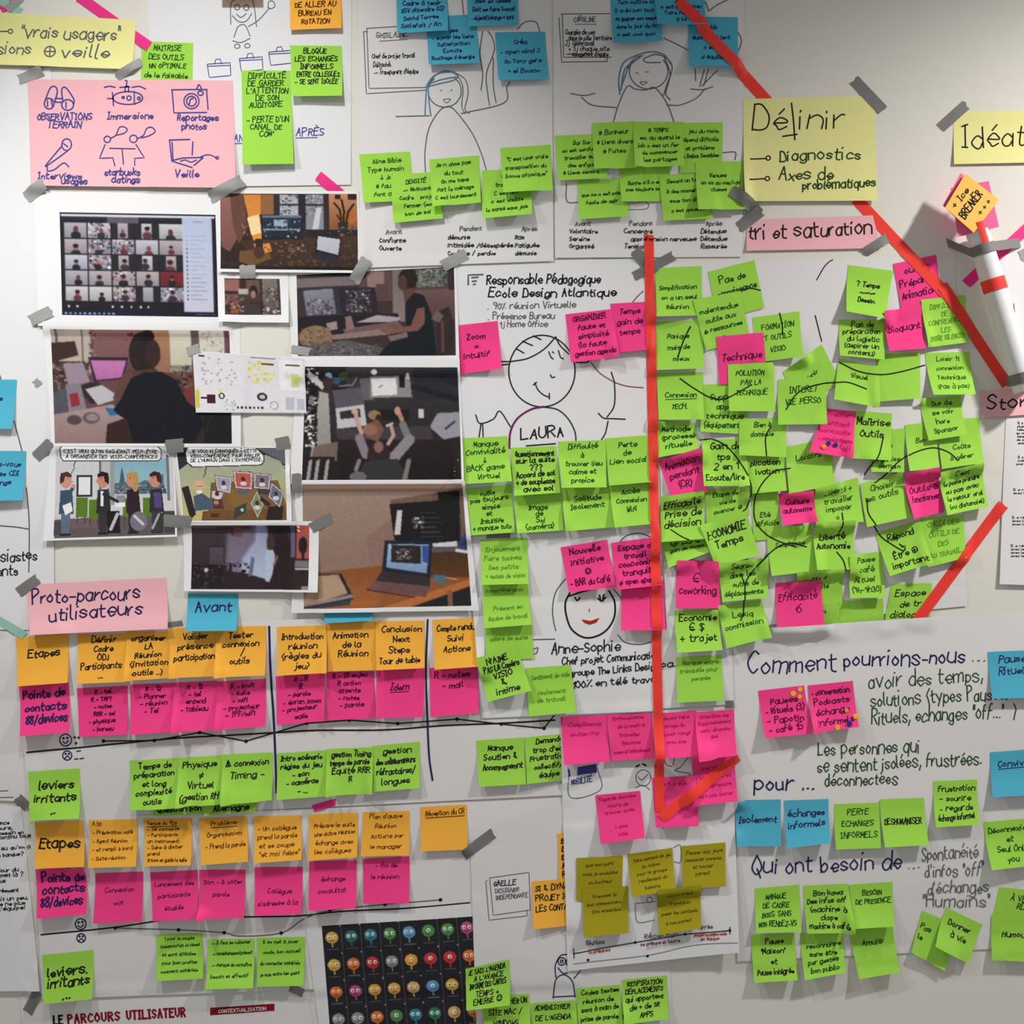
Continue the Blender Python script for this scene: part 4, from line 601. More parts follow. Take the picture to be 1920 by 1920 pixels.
for x, hair, top, leg, skin in ((14, (96, 56, 40), (66, 98, 118), (104, 124, 146), (222, 156, 140)), (84, (48, 34, 32), (60, 56, 62), (66, 64, 72), (216, 146, 124)), (140, (200, 160, 84), (62, 40, 50), (54, 48, 56), (216, 150, 124)), (184, (84, 40, 44), (62, 56, 66), (70, 70, 80), (216, 148, 128))):
    pc.P([(x-4, 82), (x+18, 80), (x+22, 126), (x-6, 126)], top); pc.P([(x-2, 124), (x+16, 124), (x+14, 164), (x, 164)], leg); pc.R(x-2, 162, x+18, 166, (50, 42, 46)); pc.E(x+6, 64, 11, 14, skin); pc.P([(x-6, 60), (x-4, 50), (x+8, 47), (x+16, 52), (x+16, 58), (x+4, 56), (x+2, 66), (x-5, 70)] if x == 14 else [(x+18, 60), (x+16, 50), (x+4, 47), (x-4, 52), (x-4, 58), (x+8, 56), (x+10, 66), (x+18, 72)], hair); pc.E(x+(16 if x == 14 else -4), 66, 3.4, 2.6, skin); pc.E(x+(9 if x == 14 else 2), 60, 1.2, 1.2, K_)
pc.R(86, 84, 91, 112, (236, 236, 238)); pc.P('186,88 200,88 202,118 188,118', (96, 78, 140)); pc.E(152, 74, 6, 12, (200, 160, 84)); pc.P('14,110 30,104 34,120 20,128', (236, 236, 240)); pc.P('98,122 122,122 124,164 100,164', (38, 34, 40)); pc.L('106,156 118,128', 6, (196, 196, 200)); pc.E(158, 142, 16, 18, (132, 126, 140)); pc.L('150,132 166,148', 5, (206, 204, 212)); pc.P('190,128 206,126 204,164 180,164', (70, 70, 76)); pc.L('184,156 196,130', 4, (180, 180, 186)); pc.L('92,90 118,104', 6, (58, 54, 60)); pc.L('36,84 30,70 34,60', 0.1, K_); pc.L('28,86 34,76', 7, (66, 98, 118)); pc.E(34, 74, 4, 4, (222, 156, 140))
pc.P('8,4 12,0 200,0 206,6 204,22 198,28 14,28 8,20', (70, 68, 74)); pc.P('10,5 14,1.5 199,1.5 204,7 202,21 197,26.5 15,26.5 10,19', (244, 244, 246)); pc.L('38,28 34,36 36,40 30,50', 1.6, K_)
picture(c1, (106, 837, 323, 838, 331, 1002, 104, 1009), pc.done(.78))
T(c1, 121, 849, 6.2, "C'EST VRAI QU'ON GAGNERAIT PEUT-ÊTRE", 'k', 1.15, .4, 174, 'lettering'); T(c1, 124, 859, 6.2, 'À ORGANISER DES VISIO-CONFÉRENCES!', 'k', 1.15, .2, 172, 'lettering')
c2 = PR('print of a comic panel with a bald man at a desk of laptops', (328, 835, 542, 838, 549, 978, 344, 980), 6)
pc = Pic(206, 138, (176, 180, 140), 1.05); pc.label = 'comic panel with a man at a round desk of laptop screens'
pc.R(0, 0, 206, 138, (160, 176, 166), (206, 192, 116)); pc.P('0,0 206,0 206,44 196,26 170,14 20,30 0,44', (58, 58, 66)); pc.P('150,0 206,0 206,34 190,22', (110, 112, 118)); pc.P('60,66 190,62 206,110 206,138 40,138 54,110', (140, 104, 58)); pc.P('96,80 150,78 160,110 120,124 90,104', (150, 112, 56)); pc.P('40,120 206,114 206,138 36,138', (128, 94, 48)); pc.R(56, 124, 70, 132, (110, 40, 34)); pc.P('170,112 200,110 196,138 164,138', (62, 40, 32))
for q_, c_ in (('70,54 100,58 96,86 72,80', (160, 164, 186)), ('106,46 140,48 138,78 108,76', (206, 96, 84)), ('146,50 176,52 172,78 144,76', (140, 124, 140)), ('178,68 200,86 192,112 172,94', (110, 126, 150)), ('148,84 160,108 148,132 136,106', (130, 150, 110)), ('62,82 82,86 78,96 60,94', (206, 196, 196))):
    q = pts(q_); pc.P(q+(q-q.mean(0))*.14, (90, 76, 70)); pc.P(q+(q-q.mean(0))*.05, (206, 198, 196)); pc.P(q-(q-q.mean(0))*.1, c_); pc.E(q.mean(0)[0], q.mean(0)[1]-2, 4, 5, (96, 50, 50)); pc.E(q.mean(0)[0], q.mean(0)[1]+6, 6, 4, (214, 206, 210))
pc.P('104,114 128,104 124,124 100,136', (70, 76, 76)); pc.P('110,80 136,80 130,90 112,90', (110, 104, 124)); pc.P('150,78 176,80 172,90 152,88', (90, 70, 70)); pc.P('156,92 176,108 168,112 154,100', (60, 48, 52)); pc.E(118, 118, 3, 3, (196, 206, 206))
pc.P('2,76 16,72 26,126 14,136', (56, 46, 52)); pc.P('24,92 42,86 60,100 62,116 24,120', (84, 102, 124)); pc.L('40,112 64,112', 8, (84, 102, 124)); pc.E(38, 74, 10, 13, (224, 178, 140)); pc.E(36, 84, 6, 3, (236, 232, 220)); pc.L('32,73 44,73', 1.4, (90, 50, 40)); pc.E(66, 102, 6, 5, (210, 140, 110)); pc.P('60,98 80,98 82,116 62,116', (104, 60, 54)); pc.E(68, 104, 5, 4, (206, 130, 104))
pc.P('16,10 22,0 152,0 160,8 166,14 166,26 160,34 26,38 16,28', (70, 68, 74)); pc.P('18,11 24,1.5 150,1.5 158,9 164,15 164,25 158,32 28,36 18,27', (246, 246, 246)); pc.L('54,38 50,46 52,48 46,56', 1.6, K_)
picture(c2, (331, 839, 534, 840, 539, 975, 346, 976), pc.done(.74))
T(c2, 354, 849, 5.6, '...JE VOUS AI CONVOQUÉS À CETTE', 'k', 1.1, -.4, 128, 'lettering'); T(c2, 357, 857.5, 5.6, 'VISIO-CONFÉRENCE POUR PARLER', 'k', 1.1, -.4, 130, 'lettering'); T(c2, 358, 866, 5.6, "DE L'HUMAIN DANS L'ENTREPRISE...", 'k', 1.1, -.8, 138, 'lettering')
fg = PR('print of a dark room with a person against a pale misty light', (344, 981, 598, 977, 598, 1110, 347, 1108), 7)
pc = Pic(220, 120, (74, 60, 68), 1.4); pc.label = 'dark photo of a person silhouetted against pale light'
pc.R(0, 0, 220, 120, (84, 66, 72), (54, 42, 48)); pc.P('66,16 150,0 150,118 90,100 62,80', (128, 112, 132), (128, 126, 152)); pc.blur(12); pc.P('96,60 118,30 120,0 140,0 142,60 146,102 116,98 92,92', (152, 156, 190), (176, 190, 212)); pc.blur(9)
pc.R(74, 2, 84, 20, (96, 56, 58)); pc.R(78, 4, 94, 22, (120, 84, 90)); pc.R(112, 2, 118, 20, (120, 112, 130)); pc.R(0, 4, 46, 5.5, (120, 100, 100)); pc.R(30, 38, 62, 76, (64, 52, 60)); pc.R(33, 41, 60, 74, (98, 84, 96), (86, 72, 84)); pc.R(0, 74, 60, 120, (46, 36, 42)); pc.M(4, 70, 110, 118, [(60, 46, 50), (38, 28, 34), (92, 78, 84)], 70, 3.4); pc.E(28, 84, 4, 4, (206, 196, 200)); pc.R(70, 72, 76, 96, (50, 40, 50)); pc.P('60,84 110,92 150,104 150,120 60,120', (56, 42, 48)); pc.P('112,58 118,62 114,94 106,96', (110, 116, 138)); pc.E(98, 86, 5, 3, (40, 30, 36))
pc.P('142,0 184,0 186,120 150,120', (62, 54, 66)); pc.E(164, 40, 20, 28, (58, 42, 44)); pc.E(148, 34, 8, 16, (82, 58, 58)); pc.P('152,40 182,24 192,60 194,120 142,120 152,82 160,60', (52, 38, 42)); pc.P('138,46 152,46 156,56 152,90 146,106 138,104', (176, 192, 210)); pc.L('160,58 154,74', 4, (150, 110, 104)); pc.R(192, 0, 220, 120, (56, 46, 50)); pc.R(196, 0, 220, 62, (190, 90, 76)); pc.R(186, 0, 194, 60, (112, 104, 132)); pc.E(208, 38, 8, 16, (44, 34, 36)); pc.R(206, 50, 211, 90, (40, 32, 34)); pc.R(194, 66, 220, 78, (128, 124, 132)); pc.R(194, 80, 220, 83, (196, 190, 190)); pc.R(206, 113, 220, 120, (150, 146, 146))
pc.blur(2); picture(fg, (360, 985, 580, 985, 580, 1105, 360, 1104), pc.done(.7))
kt = PR('smallest print, a person at a kitchen table under a strip of tape', (410, 512, 540, 514, 543, 606, 412, 605), 6)
pc = Pic(104, 69, (84, 64, 58), 1.2); pc.label = 'small dark photo of a person at a kitchen table'
pc.R(0, 0, 104, 69, (98, 76, 70), (70, 52, 48)); pc.R(0, 2, 28, 24, (168, 114, 96)); pc.R(0, 24, 26, 30, (70, 44, 46)); pc.R(0, 30, 26, 50, (136, 96, 92)); pc.R(28, 0, 40, 22, (78, 44, 44)); pc.R(40, 4, 68, 26, (122, 92, 80)); pc.R(70, 0, 98, 69, (140, 130, 126), (104, 92, 90)); pc.R(66, 0, 71, 60, (74, 48, 42)); pc.M(70, 14, 100, 60, [(180, 170, 166), (70, 56, 54), (110, 96, 94)], 34, 2.4); pc.R(26, 20, 44, 30, (190, 180, 174)); pc.E(54, 24, 8, 11, (60, 36, 32)); pc.E(53, 30, 5, 7, (176, 128, 112)); pc.P('34,66 40,46 70,44 74,69 34,69', (52, 42, 44)); pc.R(36, 47, 66, 69, (70, 60, 64)); pc.R(10, 48, 20, 56, (206, 150, 108)); pc.R(12, 58, 24, 66, (204, 90, 50)); pc.M(0, 36, 36, 68, [(60, 40, 40), (190, 160, 140), (110, 70, 60)], 28, 2.6); pc.M(70, 56, 102, 68, [(220, 210, 206), (80, 60, 58)], 16, 2.6)
pc.blur(2); picture(kt, (421, 522, 524, 523, 528, 591, 424, 591), pc.done(.8))
magenta_long = tape(596, 330, 684, 402, 20, 'magenta tape passing behind the orange desk print', 'magenta tape')
og = PR('print of an orange-lit desk with monitor and potted plant', (408, 357, 673, 359, 677, 513, 410, 511), 4)
pc = Pic(257, 145, (70, 46, 36), 1.3); pc.label = 'photo of a warm-lit desk with monitor, tablet and plant'
pc.R(0, 0, 257, 145, (86, 56, 40), (54, 38, 32)); pc.P('0,2 44,2 46,60 16,114 2,110', (168, 112, 96), (136, 88, 84)); pc.P('18,0 46,0 50,70 34,96 24,60', (120, 80, 66)); pc.P('44,2 76,2 80,100 64,104', (232, 148, 52), (246, 160, 60)); pc.P('50,46 72,40 78,74 58,80', (252, 220, 160)); pc.R(76, 2, 102, 46, (166, 112, 62)); pc.R(100, 0, 206, 72, (64, 50, 54)); pc.R(112, 2, 146, 44, (176, 182, 192)); pc.R(112, 20, 146, 23, (60, 50, 54)); pc.R(160, 2, 194, 70, (150, 152, 162)); pc.M(112, 2, 194, 40, [(120, 118, 124), (206, 210, 218), (90, 86, 92)], 60, 2.4); pc.P('180,26 190,26 184,66 172,68', (206, 208, 216)); pc.R(160, 20, 194, 23, (60, 50, 54)); pc.R(146, 0, 160, 70, (56, 44, 46))
pc.R(204, 0, 257, 76, (222, 154, 110), (150, 90, 44)); pc.E(240, 44, 16, 14, (206, 120, 40)); pc.R(216, 2, 226, 10, (60, 34, 30)); pc.R(240, 0, 256, 12, (70, 36, 30)); pc.L('228,60 224,30 214,18', 3.4, (46, 34, 28)); pc.L('230,60 232,34 228,12', 3.6, (40, 30, 26)); pc.L('234,60 240,34 250,20', 3.8, (44, 30, 26)); pc.L('228,54 218,40', 3, (60, 44, 34)); pc.P('220,54 240,54 236,72 222,72', (44, 50, 54)); pc.R(160, 68, 257, 84, (48, 42, 48)); pc.M(204, 60, 257, 80, [(90, 66, 50), (150, 120, 100)], 16, 2.4)
pc.P('40,90 257,78 257,145 20,145', (92, 62, 42), (66, 44, 34)); pc.M(60, 96, 257, 140, [(110, 72, 44), (74, 50, 40), (120, 84, 60)], 80, 3.4); pc.P('0,100 20,114 40,96 60,130 10,145 0,145', (58, 38, 40)); pc.P('36,110 90,104 94,124 60,138 34,130', (128, 92, 50)); pc.P('62,96 92,94 96,110 70,116', (236, 156, 60)); pc.R(66, 86, 80, 122, (62, 42, 36)); pc.E(72, 112, 10, 12, (90, 58, 36)); pc.M(40, 60, 52, 80, [(210, 150, 110), (90, 60, 50)], 5, 3)
pc.P('74,40 154,42 154,86 78,88', (26, 32, 46)); pc.P('78,45 152,46 152,84 80,85', (40, 60, 86), (30, 44, 58)); pc.R(78, 42, 152, 46, (110, 130, 150)); pc.R(100, 50, 124, 62, (166, 176, 192)); pc.R(80, 67, 150, 70, (140, 158, 178)); pc.M(80, 50, 150, 84, [(70, 96, 120), (190, 200, 210), (36, 70, 64)], 26, 2.4); pc.M(78, 92, 160, 112, [(150, 120, 90), (60, 44, 40)], 20, 3)
pc.P('180,78 226,84 222,120 176,110', (36, 34, 44)); pc.P('182,80 224,86 220,116 180,106', (202, 204, 214), (190, 188, 200)); pc.P('170,110 222,120 218,132 172,124', (48, 46, 62)); pc.R(0, 138, 257, 145, (40, 26, 24)); pc.blur(1)
picture(og, (413, 363, 669, 364, 672, 508, 415, 505), pc.done(.82))
# ---------------------------------------------------------------- two persona posters at the top
pA = SH('white persona poster at the top with a drawn woman, left of two', (672, -110, 1033, -110, 1038, 490, 675, 503), 'flipchart paper', 1.5, 'poster', 'poster')
pB = SH('white persona poster at the top with a drawn woman, right of two', (1036, -110, 1396, -110, 1391, 482, 1041, 484), 'flipchart paper', 1.5, 'poster', 'poster')
D(pA, 'd', 1.6, '688,54 790,48', '688,54 692,166 800,165', '682,60 687,176 800,170', '682,60 689,60', sm=False, part='drawn_card_box'); T(pA, 706, 72, 10, 'GHISLAINE', 'd', 1.5, -2, 58); D(pA, 'd', 1.2, '712,78 764,75', sm=False)
for t_ in ((698, 110, 9, 'Chef de projet travail', 80), (700, 126, 9, 'Détaché.', 34), (702, 140, 9, "* Transparent d'équipe", 82)): T(pA, t_[0], t_[1], t_[2], t_[3], 'k', 1.3, -1, t_[4])
D(pA, 'd', 1.8, circ(834, 172, 31, 30, -50, 230), '841,200 825,208 805,240 797,285 798,325', '841,200 855,210 885,250 903,290 912,320', '743,219 805,218', '865,214 945,194 950,165 956,155', '880,-5 870,0', '866,-5 870,32', '915,60 922,70 927,95 912,140 915,180 918,198', '925,110 925,160 930,193', '970,55 985,42 1005,42 1012,60', '905,60 900,100 905,140 902,170', part='drawn_woman')
D(pA, 'd', 1.3, '826,172 829,170', '845,171 848,170', '832,188 838,194 845,187 832,188'); D(pA, 'c', 2.2, '800,162 812,145 836,134 858,143 850,152 825,158 800,164', '803,160 820,140 852,136', '805,158 830,150 855,146', '800,165 798,195 797,218', '803,168 805,195 808,218', part='drawn_hair'); D(pA, 'd', 1.6, '858,142 868,165 866,200 872,214', '850,136 872,150 878,175 872,205 880,214')
for x0, ws in ((702, ('Avant', 'Confiante', 'Ouverte')), (840, ('Pendant', 'démunie', 'intimidée /désespérée', 'Confuse / perdue')), (956, ('Après', 'Ras', 'Fatiguée', 'démunie'))):
    for i, t_ in enumerate(ws): T(pA, x0+(22 if i == 0 else 10 if x0 != 840 else 0), 440+i*15-(6 if x0 > 720 else 0), 8, t_, 'd' if i == 0 else 'k', 1.4, -3 if i == 0 else 0, None, f'caption#{x0}')
D(pB, 'd', 1.6, '1052,27 1143,26', '1054,28 1057,108 1146,108', '1048,34 1053,117 1138,116', '1138,116 1138,110', sm=False, part='drawn_card_box'); T(pB, 1076, 41, 9, 'CAROLINE', 'd', 1.5, 0, 40); D(pB, 'd', 1.2, '1078,46 1118,46', sm=False)
for t_ in ((1060, 65, 9, 'Chargée de com', 55), (1066, 76, 9, 'dans le pôle Territoire', 80), (1060, 86, 9, '2j Télétravail', 54), (1066, 96, 9, '+ 3j chaque site', 76), (1062, 106, 9, "* management d'équipe", 78)): T(pB, t_[0], t_[1], t_[2], t_[3], 'k', 1.3, 0, t_[4])
D(pB, 'd', 1.8, circ(1216, 135, 36, 33, -40, 205), '1150,229 1160,196 1176,163 1190,168 1210,170 1228,166 1250,195 1263,229', '1090,183 1110,198 1155,203', '1070,176 1095,180 1115,176', '1250,198 1275,198 1305,185 1322,167', '1295,168 1318,169 1336,163', '1303,130 1304,152', '1320,160 1328,130', '1312,162 1320,132', '1316,162 1345,132', '1380,55 1390,75 1385,95', '1322,5 1328,20', '1328,22 1345,10 1365,0', '1244,72 1265,82 1290,95', '1355,287 1378,286 1378,300', '1062,345 1063,378 1085,380', part='drawn_woman')
D(pB, 'd', 1.4, '1192,137 1197,139', '1210,136 1216,136', '1200,155 1206,160 1213,155 1200,155'); D(pB, 'c', 2.4, '1162,178 1160,150 1168,120 1190,106 1220,98 1245,104 1258,122', '1164,170 1172,130 1198,110', '1166,160 1180,125 1200,108', part='drawn_hair'); D(pB, 'd', 2, '1208,110 1230,103 1252,112 1260,130 1250,160 1244,180', '1246,110 1256,140 1248,176 1256,188', '1175,128 1190,110 1205,105', '1206,112 1212,118 1238,118')
D(pB, 'd', 1.2, '1178,382 1212,380 1212,392 1178,394')
for x0, ws in ((1066, ('Avant', 'Volontaire', 'Sereine', 'Organisé')), (1168, ('Pendant', 'Concentré', '   appréhension nerveuse', 'Tension')), (1312, ('Après', 'Détendue', 'Détendue', 'Rassurée'))):
    for i, t_ in enumerate(ws): T(pB, x0+(12 if i == 0 else 2), 424+i*14, 8, t_, 'd' if i == 0 else 'k', 1.4, -2 if i == 0 else 0, None, f'caption#{x0}')
GROUP = 'blue notes on the top persona posters'
N('B', (799, 33, 892, 28, 900, 124, 805, 127), '|  des|- ouvrir les liens|Satisfaction|Ecoute|Bouchage d énergie', 'blue note lowest of the overlapping pair over the left drawn woman', 'n', 1.5, 8, .1)
N('B', (742, -32, 838, -35, 841, 64, 746, 67), 'Créa|Cadre à tenir|OSV attendre OS)|David Torres|Satisfait / fin', 'blue note at the top edge over the left poster box, beside the overlapped note', 'n', 1.7, 9, .2)
N('B', (875, -47, 970, -47, 972, 51, 878, 54), 'des|des et idées|Doit me faire Travail|- objectif/charge + tard', 'blue note at the top edge, third from the left', 'n', 1.6, 9, .28)
N('B', (928, 62, 1022, 60, 1028, 152, 935, 155), 'Créa|- open mind %|On Tony gere|+ el Bouton', 'blue note alone at the right side of the left persona poster', 'n', 1.5, 9, .14)
N('B', (1290, 33, 1383, 33, 1382, 130, 1290, 130), 'Job|Mais c est lent|c est un|d équilibre', 'blue note under the red tape, right side of the right persona poster', 'n', 1.5, 8, .15)
N('B', (1143, -22, 1236, -20, 1240, 83, 1149, 86), 'Tom cultive la|il a du bon tour|et gagner son temps|dans le jour de fin|c est cool quoi', 'blue note at the top edge with five lines, over the right poster box', 'n', 1.5, 8, .2)
N('B', (1226, -50, 1320, -50, 1320, 53, 1229, 55), 'Rencontre|Job|c est le job bien|faire réunion|à lui', 'blue note at the top edge where the red tape begins', 'n', 1.5, 8, .35)
GROUP = 'green notes on the top persona posters'
N('G', (674, 290, 769, 285, 777, 378, 683, 383), 'Aline Bible|Type humain|↓ Job|# fautes|font appel', 'green note with a small down arrow, lower left of the left persona poster', 'g', 1.5, 9, .1)
N('G', (733, 330, 826, 322, 831, 412, 739, 421), 'DENSITÉ|* Motivant|Cadre < projet|fermer (son|bon de soi', 'green note reading densite, lowest on the left persona poster', 'g', 1.5, 8, .12)
N('G', (903, 320, 996, 316, 997, 406, 905, 414), 'On va|travailler|C est diff|c est visible|la santé sans joie', 'green note half covered by the bonus note on the left persona poster', 'g', 1.5, 8, .08)
N('G', (805, 300, 898, 292, 902, 383, 812, 392), 'Je n aime pas|du tout|On me tape|fait le ménage|C est lourdement', 'green note in the middle below the left drawn woman', 'g', 1.5, 8, .08)
N('G', (938, 278, 1032, 272, 1036, 361, 944, 366), '"C est une vraie|transposition du|bonus physique"|', 'green note with three quoted lines, right end of the left persona poster', 'g', 1.5, 8, .2)
N('G', (1083, 340, 1170, 335, 1178, 408, 1085, 414), '|que ce n est pas|facile de agir|', 'green note hanging lowest left on the right persona poster', 'g', 1.5, 7, .1)
N('G', (1160, 310, 1255, 308, 1256, 378, 1164, 381), '||Bonne a il n est|pas toujours le tas|', 'green note under the bonheur notes, middle of the right persona poster', 'g', 1.5, 7, .1)
N('G', (1235, 330, 1320, 325, 1336, 412, 1243, 416), 'Devant un tel|à des moments|sous ton dit|c est amusant', 'green note lowest right of centre on the right persona poster', 'g', 1.5, 7, .1)
N('G', (1270, 232, 1355, 230, 1353, 322, 1275, 326), '  jeu du mois,|dépend difficile|et problème|# Belles Sensibles|', 'green note at the right end of the bonheur strip', 'g', 1.4, 8, .12)
N('G', (1040, 255, 1135, 252, 1138, 337, 1046, 341), 'Dur Dur|on est confuse|travailler sur|des enfants"|# Liens devoirs', 'green note at the left end of the right persona poster', 'g', 1.5, 7.5, .12)
N('G', (1110, 232, 1190, 229, 1192, 319, 1113, 321), '# Bonheur|# Liens divers|# Fuites|', 'green note reading bonheur with three hash lines', 'g', 1.5, 9, .15)
N('G', (1187, 230, 1280, 230, 1281, 315, 1188, 319), '# TEMPS|ex: au quand le|job c est un fer|de commencer|les partages', 'green note reading temps, right of the bonheur note', 'g', 1.5, 8, .12)
N('G', (1303, 305, 1392, 303, 1392, 396, 1306, 398), '|Venues|on va au cas/rdv|classe||', 'green note nearest the yellow definir card', 'g', 1.5, 8, .08)
GROUP = 'sticky notes at the top left'
N('O', (415, -80, 492, -84, 494, 4, 418, 6), '', 'sliver of an orange note at the top edge above the drawn girl')
N('O', (543, -35, 640, -38, 642, 57, 546, 60), '|CO-MORAL|DE ALLER AU|BUREAU EN|ROTATION', 'orange note reading bureau en rotation at the top edge', 'o', 1.9, 10, .08)
N('G', (266, 78, 363, 82, 361, 176, 264, 172), 'MAITRISE|DES OUTILS|NN OPTIMALE|de le faisable|', 'green note reading maitrise des outils above the pink icon card', 'g', 1.7, 10, .06)
N('G', (453, 133, 545, 133, 553, 311, 458, 313), "DIFFICULTÉ|DE GARDER|L'ATTENTION|DE SON|AUDITOIRE||- PERTE D'UN|CANAL DE|COM°|||", 'tall green note reading difficulte de garder l attention', 'g', 1.8, 11, .02, lift=9)
N('G', (544, 86, 641, 87, 644, 185, 550, 186), 'BLOQUE|LES ECHANGES|INFORMELS|ENTRE COLLEGUES|- SE SENT ISOLÉE|', 'green note reading les echanges informels under the orange rotation note', 'k', 1.8, 10, .04)
# ---------------------------------------------------------------- cards
tape(0, 18, 46, -12, 20, 'magenta tape scrap in the top left corner', 'magenta tape'); tape(-4, -2, 40, 24, 16, 'pale mint tape in the top left corner', 'mint tape'); tape(12, 20, 40, -4, 16, 'grey tape in the top left corner', 'lit grey tape')
tape(148, -6, 280, 88, 20, 'long magenta tape sloping behind the yellow vrais usages card', 'magenta tape')
CARD = lambda label, q, m, lift=4: item('header_card', 'card', label, q, m, lift, 'large coloured cards')
y1 = CARD('yellow card reading vrais usagers and veille at the top left', (-110, 18, 255, 38, 250, 133, -110, 120), 'yellow card', 6)
D(y1, 'd', 2.4, '-20,60 14,59'); D(y1, 'd', 2.2, circ(20, 59, 4))
T(y1, 40, 70, 24, '"vrais', 'd', 2.6, 1, 68); T(y1, 120, 73, 24, 'usagers"', 'd', 2.6, 2, 105); T(y1, -46, 102, 22, 'missions', 'd', 2.4, 0, 104); D(y1, 'd', 2.4, circ(95, 98, 10), '87,98 103,98', '95,90 95,106'); T(y1, 116, 109, 24, 'veille', 'd', 2.8, 1, 88)
p1 = CARD('pink card of six drawn icons, from binoculars to a laptop', (52, 149, 437, 152, 445, 355, 62, 350), 'pink card', 6)
D(p1, 'b', 2.6, circ(93, 195, 9, 10), circ(127, 197, 11, 10), '86,188 95,166 104,163 108,172 104,190', '118,190 116,168 124,165 138,185 139,194', '104,185 116,185', '103,192 116,192', '90,190 90,200', '124,192 124,202', '97,188 99,200', part='drawn_binoculars')
D(p1, 'b', 2.4, circ(240, 184, 28, 12), '252,172 252,196', circ(242, 184, 4), circ(231, 183, 2), circ(261, 185, 2.5), '202,185 213,185', '211,174 213,198', '235,172 235,163 241,163 241,172', '225,164 243,163', '237,163 238,152 235,151', '196,164 206,162 216,164', '248,164 262,163 274,168', part='drawn_submarine')
D(p1, 'b', 2.4, '323,170 389,169', '324,170 327,213 388,212', '388,169 391,206', sm=False, part='drawn_camera'); D(p1, 'b', 2.4, circ(360, 191, 14), circ(360, 191, 9), '356,196 358,188 363,186', circ(377, 176, 5, 4), '370,168 374,160 379,168', part='drawn_camera')
D(p1, 'b', 2.4, circ(126, 272, 9, 11), '116,276 91,308 91,312 128,284', '120,270 128,276', '91,312 92,322 104,320 121,307 131,314', part='drawn_microphone'); D(p1, 'b', 2.2, circ(202, 262, 6), circ(251, 261, 7), '208,260 218,254 224,240 232,238 239,243 234,250 220,254', '260,260 270,254 276,242 286,240 292,248 280,256 266,259', part='drawn_talking_pair'); D(p1, 'b', 2.2, '198,272 188,298 213,297 217,312', '256,272 272,297 254,298 254,311', '207,279 254,280', '230,280 233,309', sm=False, part='drawn_talking_pair')
D(p1, 'b', 2.4, '320,264 357,263', '319,264 324,304 362,316', '324,303 345,298 382,297', '382,298 366,312', '363,268 362,292', '324,268 326,300', sm=False, part='drawn_laptop'); D(p1, 'b', 2, '340,304 350,302 360,306 370,302', '378,296 390,292 400,294 408,299', circ(409, 298, 2.5), part='drawn_laptop')
for x, y, t_, wd_ in ((71, 225, 'OBSERVATIONS', 101), (90, 240, 'TERRAIN', 62), (202, 223, 'Immersions', 86), (334, 227, 'Reportages', 76), (342, 244, 'photos', 46), (75, 337, 'Interviews', 80), (118, 347, 'usages', 48), (198, 330, 'starbucks', 66), (212, 344, 'datings', 52), (330, 334, 'Veille', 44)): T(p1, x, y, 12, t_, 'b', 2.1, 0, wd_, f'caption#{x//80*80}{y//280}')
d1 = CARD('yellow card reading definir, diagnostics and axes de problematiques', (1393, 186, 1640, 180, 1643, 378, 1394, 379), 'yellow card', 5)
T(d1, 1411, 244, 42, 'Dé', 'k', 2.8, -1, 62); D(d1, 'k', 2.8, '1484,194 1488,230 1490,262', '1468,256 1494,252'); T(d1, 1499, 242, 38, 'inir', 'k', 2.8, -1, 84); D(d1, 'k', 2.4, '1407,299 1434,298', '1405,338 1434,336', sm=False); D(d1, 'k', 2.2, circ(1440, 297, 4), circ(1438, 336, 4))
T(d1, 1462, 303, 22, 'Diagnostics', 'g', 2.6, -2, 150); T(d1, 1460, 339, 22, 'Axes de', 'g', 2.6, -1, 100); T(d1, 1504, 357, 17, 'problématiques', 'g', 2.6, -3, 136)
t1 = CARD('pink card reading tri et saturation', (1400, 412, 1636, 404, 1652, 466, 1399, 471), 'pink card', 3)
T(t1, 1404, 448, 27, 'tri et saturation', 'k', 3, -2.5, 230)
i1 = CARD('yellow card reading ideat at the right edge', (1788, 210, 2030, 205, 2030, 304, 1787, 309), 'yellow card', 4)
T(i1, 1804, 278, 42, 'Idéation', 'k', 2.8, -2, 190)
s1 = CARD('pink card beginning story at the right edge, below the paper tube', (1837, 733, 2030, 722, 2030, 770, 1840, 784), 'pink card', 3)
T(s1, 1850, 768, 26, 'Story', 'k', 3, -4, 98)
pp = CARD('pink card reading proto-parcours utilisateurs at the lower left', (48, 1096, 312, 1083, 318, 1178, 62, 1189), 'pink card', 10)
T(pp, 62, 1132, 26, 'Proto-parcours', 'n', 3, -3, 200); T(pp, 96, 1165, 26, 'utilisateurs', 'n', 3, -5, 172)
